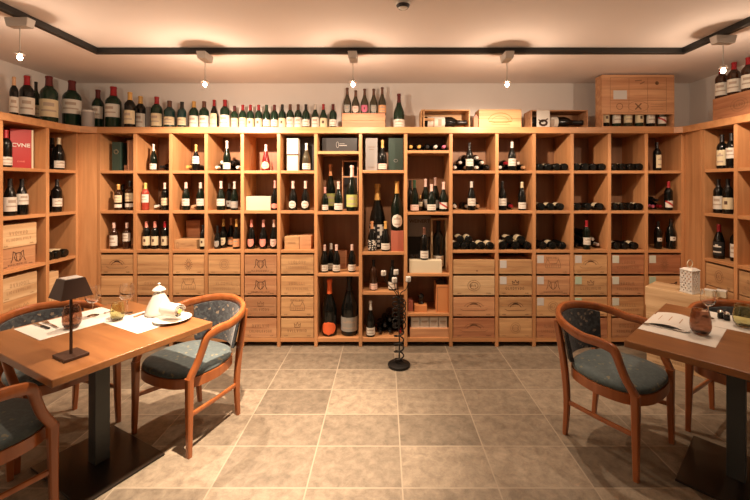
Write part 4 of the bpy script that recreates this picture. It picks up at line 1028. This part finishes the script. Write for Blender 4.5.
flat_quad('placemat', [tr(.605,.20), tr(.605,.66), tr(.925,.66), tr(.925,.20)], Z0, .0012, 'linen', 'white placemat beside the salt and pepper shakers', 'placemat', 'white placemats')
ZP = Z0+.0018

# cordless lamp
p = on_plane(71, 356.5, TT); q = thing('table_lamp', 'small square bronze table lamp with pyramid shade', 'lamp', (p.x, p.y, Z0), math.atan2(VL.y, VL.x))
part('lamp_base', MB().box(-.062, -.05, 0, .062, .05, .014), 'bronze_lamp', q, bev=.002)
part('lamp_pole', MB().box(-.005, -.005, .0142, .005, .005, .30), 'bronze_lamp', q, bev=.001)
a, b, z0, z1 = .064, .041, .288, .375
m = MB(); vs = [(-a,-a,z0),(a,-a,z0),(a,a,z0),(-a,a,z0),(-b,-b,z1),(b,-b,z1),(b,b,z1),(-b,b,z1)]
k_ = .003; vs += [(-a+k_,-a+k_,z0),(a-k_,-a+k_,z0),(a-k_,a-k_,z0),(-a+k_,a-k_,z0),(-b+k_,-b+k_,z1-k_),(b-k_,-b+k_,z1-k_),(b-k_,b-k_,z1-k_),(-b+k_,b-k_,z1-k_)]
m.add(vs, [(0,1,5,4),(1,2,6,5),(2,3,7,6),(3,0,4,7),(4,5,6,7),(9,8,12,13),(10,9,13,14),(11,10,14,15),(8,11,15,12),(13,12,15,14),(0,8,9,1),(1,9,10,2),(2,10,11,3),(3,11,8,0)])
shade = part('lamp_shade', m, 'bronze_lamp', q)
part('touch_plate', MB().box(-b+.006, -b+.006, z1+.0003, b-.006, b-.006, z1+.003), 'cap_grey', shade)

def tumbler(loc, mat, label, s=1.0):
    t = thing('glass_tumbler', label, 'glass', loc, 0, 'coloured tumblers'); t.scale = (s, s, s)
    part('glass_wall', MB().lathe([(0,.0),(.024,0),(.032,.004),(.043,.024),(.0465,.045),(.0455,.070),(.041,.098),(.036,.124),(.0345,.1245),(.0392,.098),(.0435,.070),(.0444,.046),(.041,.027),(.030,.011),(0,.009)], 32), mat, t, 60)
    part('rim', MB().lathe([(.0345,.1246),(.036,.1241),(.0362,.1255),(.0352,.1262),(.0343,.1255)], 32, close=True), mat, t, 60)
    return t
def at(px, py): p = on_plane(px, py, TT); return (p.x, p.y, ZP)
tumbler(at(72,328), 'smoke_glass', 'smoked brown tumbler behind the small lamp')
tumbler(at(117.5,320.5), 'lime_glass', 'yellow green tumbler in front of a clear wine glass', .82)
tumbler(at(700.5,334.5), 'smoke_glass', 'smoked brown tumbler at the end of the long fork', 1.06)
tumbler(at(743,327), 'lime_glass', 'yellow green tumbler at the frame edge beside shakers', 1.0)
wine_glass(at(93,316), 'clear wine glass behind the small lamp shade', .185, 'wine glasses on the tables')
wine_glass(at(127,313.5), 'clear wine glass behind the yellow green tumbler', .185, 'wine glasses on the tables')
wine_glass(at(708,318), 'clear wine glass behind the smoked tumbler and chair rail', .17, 'wine glasses on the tables')
# cutlery
def cutlery(kind, p0, p1, label, handle='steel'):
    p0, p1 = Vector(p0), Vector(p1); d = p1-p0; L = d.length
    t = thing('table_'+kind, label, kind, p0, math.atan2(d.y, d.x), 'cutlery on the placemats')
    if kind == 'knife':
        part('handle', MB().sweep([(0,0,.005),(.05,0,.006),(L*.46,0,.005)], (.015,.008), out=(0,1,0), p=2.5), handle, t, 50)
        part('blade', MB().prism([(L*.462,-.008),(L*.9,-.009),(L,.004),(L*.98,.009),(L*.462,.008)], .003, .0055), 'steel', t)
    else:
        part('handle', MB().sweep([(0,0,.003),(L*.35,0,.006),(L*.68,0,.005)], lambda u: (.013-.006*u, .004), out=(0,1,0), p=2.5), handle, t, 50)
        if kind == 'fork':
            m = MB().prism([(L*.682,-.004),(L*.74,-.011),(L*.82,-.012),(L*.82,.012),(L*.74,.011),(L*.682,.004)], .003, .006)
            part('fork_head', m, 'steel', t)
            for k in range(4): part('tine', MB().box(L*.821, -.0115+.0064*k, .003, L, -.0075+.0064*k, .0055), 'steel', t)
        else:
            m = MB().grid(lambda u, v: (L*.68+L*.32*u, .019*math.sin(PI*min(.999, max(.02, u)))**.6*(2*v-1), .006-.004*math.sin(PI*u)*(1-(2*v-1)**2)), 12, 8); part('spoon_bowl', m, 'steel', t, 60)
    return t
cutlery('knife', at(49,329.5), at(34,324.0), 'knife with black handle on the placemat beside lamp', 'card_black'); cutlery('fork', at(57.5,328.5), at(44,322.5), 'fork lying beside the black handled knife')
cutlery('fork', at(104,314), at(112,312), 'fork between the two clear wine glasses'); cutlery('knife', at(134,318), at(146,313.5), 'knife lying toward the rolled napkin', 'card_brown')
cutlery('knife', at(152,322.5), at(160,318.5), 'short knife lying before the white plate')
cutlery('knife', at(686,333.5), at(662,328), 'steel knife pointing at the smoked tumbler'); cutlery('fork', at(662,328.8), at(643,324.5), 'fork at the corner of the placemat before chair rail')
cutlery('spoon', at(668,320.5), at(680,322.5), 'spoon lying under the folded menu')
# plate with rolled napkin
p = tl(.672, .228)
t = thing('dinner_plate', 'white round plate with rolled napkin near the table corner', 'plate', (p.x, p.y, ZP), 0)
pd = part('plate_dish', MB().lathe([(0,.003),(.055,.003),(.062,.0),(.066,.001),(.075,.008),(.102,.015),(.104,.017),(.101,.018),(.074,.011),(.064,.006),(0,.006)], 40), 'porcelain', t, 60)
part('rim_line', MB().lathe([(.097,.0172),(.099,.0177),(.099,.0180),(.097,.0176)], 40, close=True), 'card_cream', pd, 60)
p2 = on_plane(172, 312.5, TT+.05)
t = thing('rolled_napkin', 'thick white rolled napkin lying across the white plate', 'napkin', (p.x-.005, p.y-.004, ZP+.021), R(-22))
m = MB(); sp = []
for k in range(90):
    a = k*.21; r_ = .043-.0013*a*1.45; sp.append((r_*math.cos(a), r_*math.sin(a)))
vs = []; n = len(sp)
for x_ in (-.062, .068): vs += [(x_, a_, .044+b_) for a_, b_ in sp]
for x_ in (-.062, .068): vs += [(x_, a_*.96, .044+b_*.96) for a_, b_ in sp]
fs = []
for k in range(n-1): fs += [(k, k+1, n+k+1, n+k), (2*n+k, 3*n+k, 3*n+k+1, 2*n+k+1), (k, 2*n+k, 2*n+k+1, k+1), (n+k, n+k+1, 3*n+k+1, 3*n+k)]
m.add(vs, fs); part('napkin_cloth', m, 'linen', t, 40)
part('napkin_core', MB().add([(x_, .013*math.cos(a), .044+.013*math.sin(a)) for x_ in (-.058, .0695) for a in [2*PI*j/14 for j in range(14)]], [tuple(range(14)), tuple(range(14, 28))]+[(j, (j+1)%14, 14+(j+1)%14, 14+j) for j in range(14)]), 'label_yellow' if 'label_yellow' in MATS else labm('yellow'), t, 40)
# conical pot
p = tl(.705, .420)
t = thing('conical_pot', 'white conical ceramic pot with small lid on the lamp table', 'pot', (p.x, p.y, ZP))
part('pot_body', MB().lathe([(0,0),(.066,0),(.076,.004),(.080,.014),(.078,.024),(.060,.070),(.040,.112),(.027,.136),(.022,.142),(0,.142)], 36), 'porcelain', t, 40)
plid = part('pot_lid', MB().lathe([(.0,.1423),(.020,.1425),(.038,.148),(.039,.153),(.030,.164),(.014,.175),(.006,.179),(0,.179)], 30), 'porcelain', t, 40)
part('lid_knob', MB().lathe([(0,.1792),(.006,.1795),(.0045,.184),(.009,.190),(.006,.196),(0,.197)], 18), 'porcelain', plid, 60)
# folded menu on the other table, shakers
a0, a1 = tr(.40,.03), tr(.60,.20)
t = thing('folded_menu', 'arched folded white menu card lying before the crate stack', 'menu', ((a0.x+a1.x)/2, (a0.y+a1.y)/2, ZP), math.atan2(BR.y, BR.x))
m = MB(); nn = 14
def sec(k): u = k/nn; return (-.10+.20*u, .0025+.016*math.sin(PI*u))
vs = [(sec(k)[0], y_, sec(k)[1]+o_) for o_ in (0, .0015) for y_ in (-.14, .14) for k in range(nn+1)]
fs = []; q_ = nn+1
for k in range(nn): fs += [(k, k+1, q_+k+1, q_+k), (2*q_+k, 3*q_+k, 3*q_+k+1, 2*q_+k+1), (k, 2*q_+k, 2*q_+k+1, k+1), (q_+k, q_+k+1, 3*q_+k+1, 3*q_+k)]
fs += [(0, q_, 3*q_, 2*q_), (nn, 2*q_+nn, 3*q_+nn, q_+nn)]
m.add(vs, fs); part('menu_sheet', m, 'linen', t, 50)
part('print_lines', MB().add([(-.06+.05*i_+dx, -.05+dy, .0045+.016*math.sin(PI*((-.06+.05*i_+dx)+.10)/.2)) for i_ in range(3) for dx, dy in ((0,0),(.004,0),(.004,.10),(0,.10))], [(4*i_, 4*i_+1, 4*i_+2, 4*i_+3) for i_ in range(3)]), 'ink_faint', t, 'flat')
for k, (px_, py_) in enumerate(((720.5,318.5),(727,320.5))):
    t = thing('shaker', ('pepper' if k == 0 else 'salt') + ' shaker of dark glass beside the yellow green tumbler', 'shaker', at(px_, py_), 0, 'salt and pepper shakers')
    part('shaker_body', MB().lathe([(0,0),(.014,0),(.016,.003),(.014,.035),(0,.0355)], 16), 'glass_black', t, 40); part('shaker_cap', MB().lathe([(0,.0357),(.0145,.036),(.0145,.044),(.008,.050),(0,.051)], 16), 'steel', t, 40)

# ------------------------------------------------------------------ crate stack, lantern behind the other table
P0 = Vector((2.326, 3.40, 0)); dF = Vector((.63, -.777, 0)); dB = Vector((.777, .63, 0))
for k in range(4):
    o_ = P0+dF*(.245)+dB*(.145)
    off = [0.012, .0, .006, 0][k]
    crate((o_.x+off*dF.x, o_.y+off*dF.y, .0008+k*.166), .49, .165, .285, 'pine_pale', 3 if k in (0, 2) else None, f'{["lowest","second","third","topmost"][k]} pale crate of the floor stack under the white lantern', math.atan2(dF.y, dF.x), 400+k, None, 'ink_faint', 'pale crates stacked on the floor')
ZS = .0008+3*.166+.165+.001
lp = Vector((2.572, 3.205, ZS))
t = thing('lantern', 'white pierced metal lantern with ring handle on the crate stack', 'lantern', lp, R(18))
s = .048; hL = .190; m = MB(); k_ = .006
for x_, y_ in ((-1,-1),(1,-1),(1,1),(-1,1)): part('corner_post', MB().box(x_*s-k_ if x_ > 0 else x_*s, y_*s-k_ if y_ > 0 else y_*s, .010, x_*s if x_ > 0 else x_*s+k_, y_*s if y_ > 0 else y_*s+k_, hL), 'white_metal', t)
part('lantern_base', MB().box(-s-.004, -s-.004, 0, s+.004, s+.004, .0098), 'white_metal', t, bev=.001)
rnd = random.Random(4)
def pierced(side):
    m = MB(); cells = 6; rows = 9; w_ = 2*(s-k_)-.001; hh = hL-.012
    for j in range(rows):
        for i_ in range(cells):
            x0 = -w_/2+w_*i_/cells; z0 = .011+hh*j/rows; cw, chh = w_/cells, hh/rows; b_ = .0035
            if (i_+j) % 2 == 0:
                m.box(x0, -.0008, z0, x0+cw, .0008, z0+chh)
            else:
                m.box(x0, -.0008, z0, x0+cw, .0008, z0+b_); m.box(x0, -.0008, z0+chh-b_, x0+cw, .0008, z0+chh); m.box(x0, -.0008, z0+b_, x0+b_, .0008, z0+chh-b_)
    return m
for k in range(4):
    o = part('pierced_panel', pierced(k), 'white_metal', t); a = k*PI/2
    o.location = (math.sin(a)*(s-.003), -math.cos(a)*(s-.003), 0); o.rotation_euler = (0,0,a)
lroof = part('lantern_roof', MB().add([(-s-.005,-s-.005,hL+.0005),(s+.005,-s-.005,hL+.0005),(s+.005,s+.005,hL+.0005),(-s-.005,s+.005,hL+.0005),(-.03,-.03,hL+.018),(.03,-.03,hL+.018),(.03,.03,hL+.018),(-.03,.03,hL+.018)], [(0,3,2,1),(4,5,6,7),(0,1,5,4),(1,2,6,5),(2,3,7,6),(3,0,4,7)]), 'white_metal', t)
part('ring_handle', MB().sweep([(.032*math.cos(a), 0, hL+.021+.031+.030*math.sin(a)) for a in [2*PI*j/16 for j in range(16)]], (.007,.007), out=(0,1,0), closed=True, p=2, n=8, sub=2), 'card_cream', lroof, 60)
part('candle', MB().lathe([(0,.0102),(.025,.0102),(.025,.075),(0,.078)], 18), 'linen', t, 40)
for k, (px_, w_) in enumerate(((708.5,.075),(719,.060))):
    pp = on_plane(px_, 297.5, ZS)
    t = thing('small_carton', f'{["larger","smaller"][k]} cream carton on the crate stack behind the wine glass', 'box', (pp.x+dB.x*.05, pp.y+dB.y*.05, ZS), math.atan2(dF.y, dF.x), 'cream cartons on the crate stack')
    if k == 1: t.location = (2.725, 3.075, ZS)
    part('carton_body', MB().box(-w_/2, -.03, 0, w_/2, .03, .045), 'card_cream', t, bev=.001); part('carton_lid', MB().box(-w_/2-.001, -.031, .0455, w_/2+.001, .031, .055), 'card_white', t, bev=.001)

# ------------------------------------------------------------------ wrought iron candle stand
p = on_plane(399, 366, .0)
t = thing('candle_stand', 'black twisted iron candle stand on the floor before the middle bays', 'candlestick', (p.x, p.y, 0))
part('stand_base', MB().lathe([(0,.0005),(.094,.0005),(.098,.006),(.096,.022),(.080,.030),(0,.034)], 36), 'black_iron', t, 40)
def helix(cx, cy_, r, z0, z1, turns, ph, n=16): return [(cx+r*math.cos(ph+2*PI*turns*k/(n*turns)), cy_+r*math.sin(ph+2*PI*turns*k/(n*turns)), z0+(z1-z0)*k/(n*turns)) for k in range(int(n*turns)+1)]
part('lower_coil', MB().sweep(helix(0, 0, .040, .030, .30, 4, .5, 10), (.013,.013), p=2, n=7, sub=2), 'black_iron', t, 60)
for k, (dx, ph) in enumerate(((-.024, 0), (.026, 2.2))):
    lp_ = [(dx+.031*math.cos(ph+.55*j), .014*math.sin(ph+.275*j)+(.008 if k else -.008), .325+.0235*.55*j/ (2*PI)*2.0+.031*math.sin(ph+.55*j)) for j in range(64)]
    part('upper_coil', MB().sweep(lp_, (.0105,.0105), out=(0,1,0), p=2, n=7, sub=2), 'black_iron', t, 60)
part('spine', MB().sweep([(0,0,.03),(.004,0,.2),(-.004,0,.4),(0,0,.60)], (.012,.012), p=2, n=8), 'black_iron', t, 60)
for k, (px_, py_) in enumerate(((383.6,274),(396,273),(394.5,281),(408.3,280))):
    yy = p.y + (0.03, .05, -.05, -.02)[k]
    x_ = X_at(px_, yy)-p.x; z_ = H+(HY-py_)*yy/F-.012
    armo = part('arm', MB().sweep([(0,0,.58),(x_*.25,(yy-p.y)*.3,.64),(x_*.75,(yy-p.y)*.8,z_-.07),(x_,yy-p.y,z_-.006)], (.008,.008), p=2, n=7), 'black_iron', t, 60)
    part('cup', MB().lathe([(0,0),(.020,0),(.025,.004),(.024,.006),(0,.005)], 16, (x_, yy-p.y, z_-.006)), 'black_iron', armo, 50)
    cd = thing('tea_light', f'{ORD[k]} white tea light on the twisted iron stand', 'candle', (p.x+x_, yy, z_+.0006), 0, 'tea lights on the iron stand')
    part('wax', MB().lathe([(0,0),(.0205,0),(.0215,.003),(.0215,.038),(.019,.040),(0,.037)], 18), 'linen', cd, 40); part('wick', MB().lathe([(0,.0372),(.0012,.0373),(.001,.045),(0,.0452)], 6), 'ink_dark', cd)

# ------------------------------------------------------------------ ceiling track, pendants, detector
TY, TXL, TXR, TZ0, TZ1 = 3.03, -2.296, 2.376, 2.616, 2.6592
t = thing('ceiling_track', 'black lighting track running in a long U below the ceiling', 'track', (0, TY, TZ0))
def tb_(x0, y0, x1, y1): return MB().box(x0, y0-TY, 0, x1, y1-TY, TZ1-TZ0)
part('track_bar', tb_(TXL-.02, TY-.02, TXR+.02, TY+.02), 'track_black', t, bev=.002)
part('track_bar', tb_(TXL-.02, -1.6, TXL+.02, TY-.0205), 'track_black', t, bev=.002); part('track_bar', tb_(TXR-.02, -1.6, TXR+.02, TY-.0205), 'track_black', t, bev=.002)
emis('bulb_glow', (1.0, 0.80, 0.58), 55.0)
ZLMP = 2.37
PS = [(TXL, 2.39, 'x'), (X_at(205, TY), TY, 'y'), (X_at(353, TY), TY, 'y'), (X_at(507, TY), TY, 'y'), (TXR, 2.67, 'x'), (TXL, .6, 'x'), (TXR, .6, 'x'), (TXL, -1.0, 'x'), (TXR, -1.0, 'x')]  # last four are out of view, added as warm fill for the room
PL = ['track pendant over the chairs, beside the side rack with red carton', 'track pendant above the run of thirteen green bottles end', 'track pendant above the five champagne bottles', 'track pendant above the gilt stamped crate',
      'track pendant beside the magnums on the side ledge', 'unseen fill pendant added over the near end of the lamp table side', 'unseen fill pendant added over the near end of the lantern side', 'unseen fill pendant added on the lamp table side, behind the viewer', 'unseen fill pendant added on the lantern side, behind the viewer']
for k, (x_, y_, ax) in enumerate(PS):
    t = thing('pendant_lamp', PL[k], 'lamp', (x_, y_, ZLMP), 0, 'track pendants')
    hx, hy = (.075, .03) if ax == 'x' else (.036, .075)
    z1 = TZ0-ZLMP-.0006
    m = MB(); m.add([(-hx*.85,-hy*.85,z1-.055),(hx*.85,-hy*.85,z1-.055),(hx*.85,hy*.85,z1-.055),(-hx*.85,hy*.85,z1-.055),(-hx,-hy,z1),(hx,-hy,z1),(hx,hy,z1),(-hx,hy,z1)], [(0,3,2,1),(4,5,6,7),(0,1,5,4),(1,2,6,5),(2,3,7,6),(3,0,4,7)])
    part('canopy', m, 'cap_grey', t, bev=.004)
    part('cable', MB().lathe([(.003,z1-.0555),(.003,.040)], 8), 'cap_grey', t, 60)
    hold = part('lamp_holder', MB().lathe([(0,.042),(.010,.041),(.026,.030),(.028,.019),(.026,.0188),(.012,.027),(0,.030)], 16), 'steel', t, 50)
    part('bulb', MB().lathe([(0,.0175),(.008,.0165),(.013,.008),(.014,.0),(.011,-.009),(.005,-.015),(0,-.016)], 16), 'bulb_glow', hold, 60)
t = thing('smoke_detector', 'small round white smoke detector on the ceiling', 'detector', (.108, 2.276, CEIL-.001), 0)
part('detector_body', MB().lathe([(0,-.032),(.022,-.032),(.034,-.024),(.040,-.010),(.046,-.0005),(0,-.0005)], 28), 'white_metal', t, 40); part('vent_ring', MB().lathe([(.030,-.030),(.040,-.016),(.0405,-.013),(.031,-.027)], 28, close=True), 'card_charcoal', t, 40)

# ------------------------------------------------------------------ light
WARM = (1.0, 0.735, 0.525)
def lamp(name, kind, loc, energy, radius=.012, aim=None, angle=60, blend=.5, col=WARM):
    l = bpy.data.lights.new(name, kind); l.energy = energy; l.color = col; l.shadow_soft_size = radius
    if kind == 'SPOT': l.spot_size = R(angle); l.spot_blend = blend
    o = bpy.data.objects.new(name, l); COL.objects.link(o); o.location = loc
    if aim: o.rotation_euler = (Vector(aim)-Vector(loc)).to_track_quat('-Z', 'Y').to_euler()
    return o
EN_P = [7, 14, 10, 9.5, 9, 5, 3, 2, 2]
EN_S = [48, 150, 44, 60, 34, 14, 5, 4, 2]  # last four entries feed the added fill pendants
for k, (x_, y_, ax) in enumerate(PS):
    lamp('pendant_light', 'POINT', (x_, y_, ZLMP-.024), EN_P[k], .006)
    lamp('pendant_beam', 'SPOT', (x_, y_, ZLMP-.034), EN_S[k], .014, ((x_, YF-.05, 1.15) if 0 < k < 4 else (x_*1.12, y_+.25, .6) if k in (0, 4) else (x_*.95, y_+.2, 0)), 140, .45)
lamp('ceiling_spot', 'SPOT', (-.62, 1.88, CEIL-.02), 880, .022, (-.80, 2.30, 0), 62, 1.0)
w = bpy.data.worlds.new('World'); S.world = w; w.use_nodes = True
w.node_tree.nodes['Background'].inputs[0].default_value = (1.0, .8, .6, 1); w.node_tree.nodes['Background'].inputs[1].default_value = .05

# ------------------------------------------------------------------ camera and colour management
cam = bpy.data.cameras.new('camera'); co = bpy.data.objects.new('camera', cam); COL.objects.link(co); S.camera = co
co.location = (0, 0, H); co.rotation_euler = (PI/2, 0, 0)
cam.sensor_width = 36; cam.sensor_fit = 'HORIZONTAL'; cam.lens = 36*F/750
cam.shift_x = -(CX-375)/750; cam.shift_y = -(250-HY)/750
cam.clip_start = .05
S.view_settings.view_transform = 'Standard'; S.view_settings.look = 'None'; S.view_settings.gamma = 1.0; S.view_settings.use_curve_mapping = False
S.view_settings.exposure = 0.13
S.cycles.max_bounces = 10; S.cycles.diffuse_bounces = 5; S.cycles.sample_clamp_indirect = 4.0; S.cycles.caustics_reflective = False; S.cycles.caustics_refractive = False
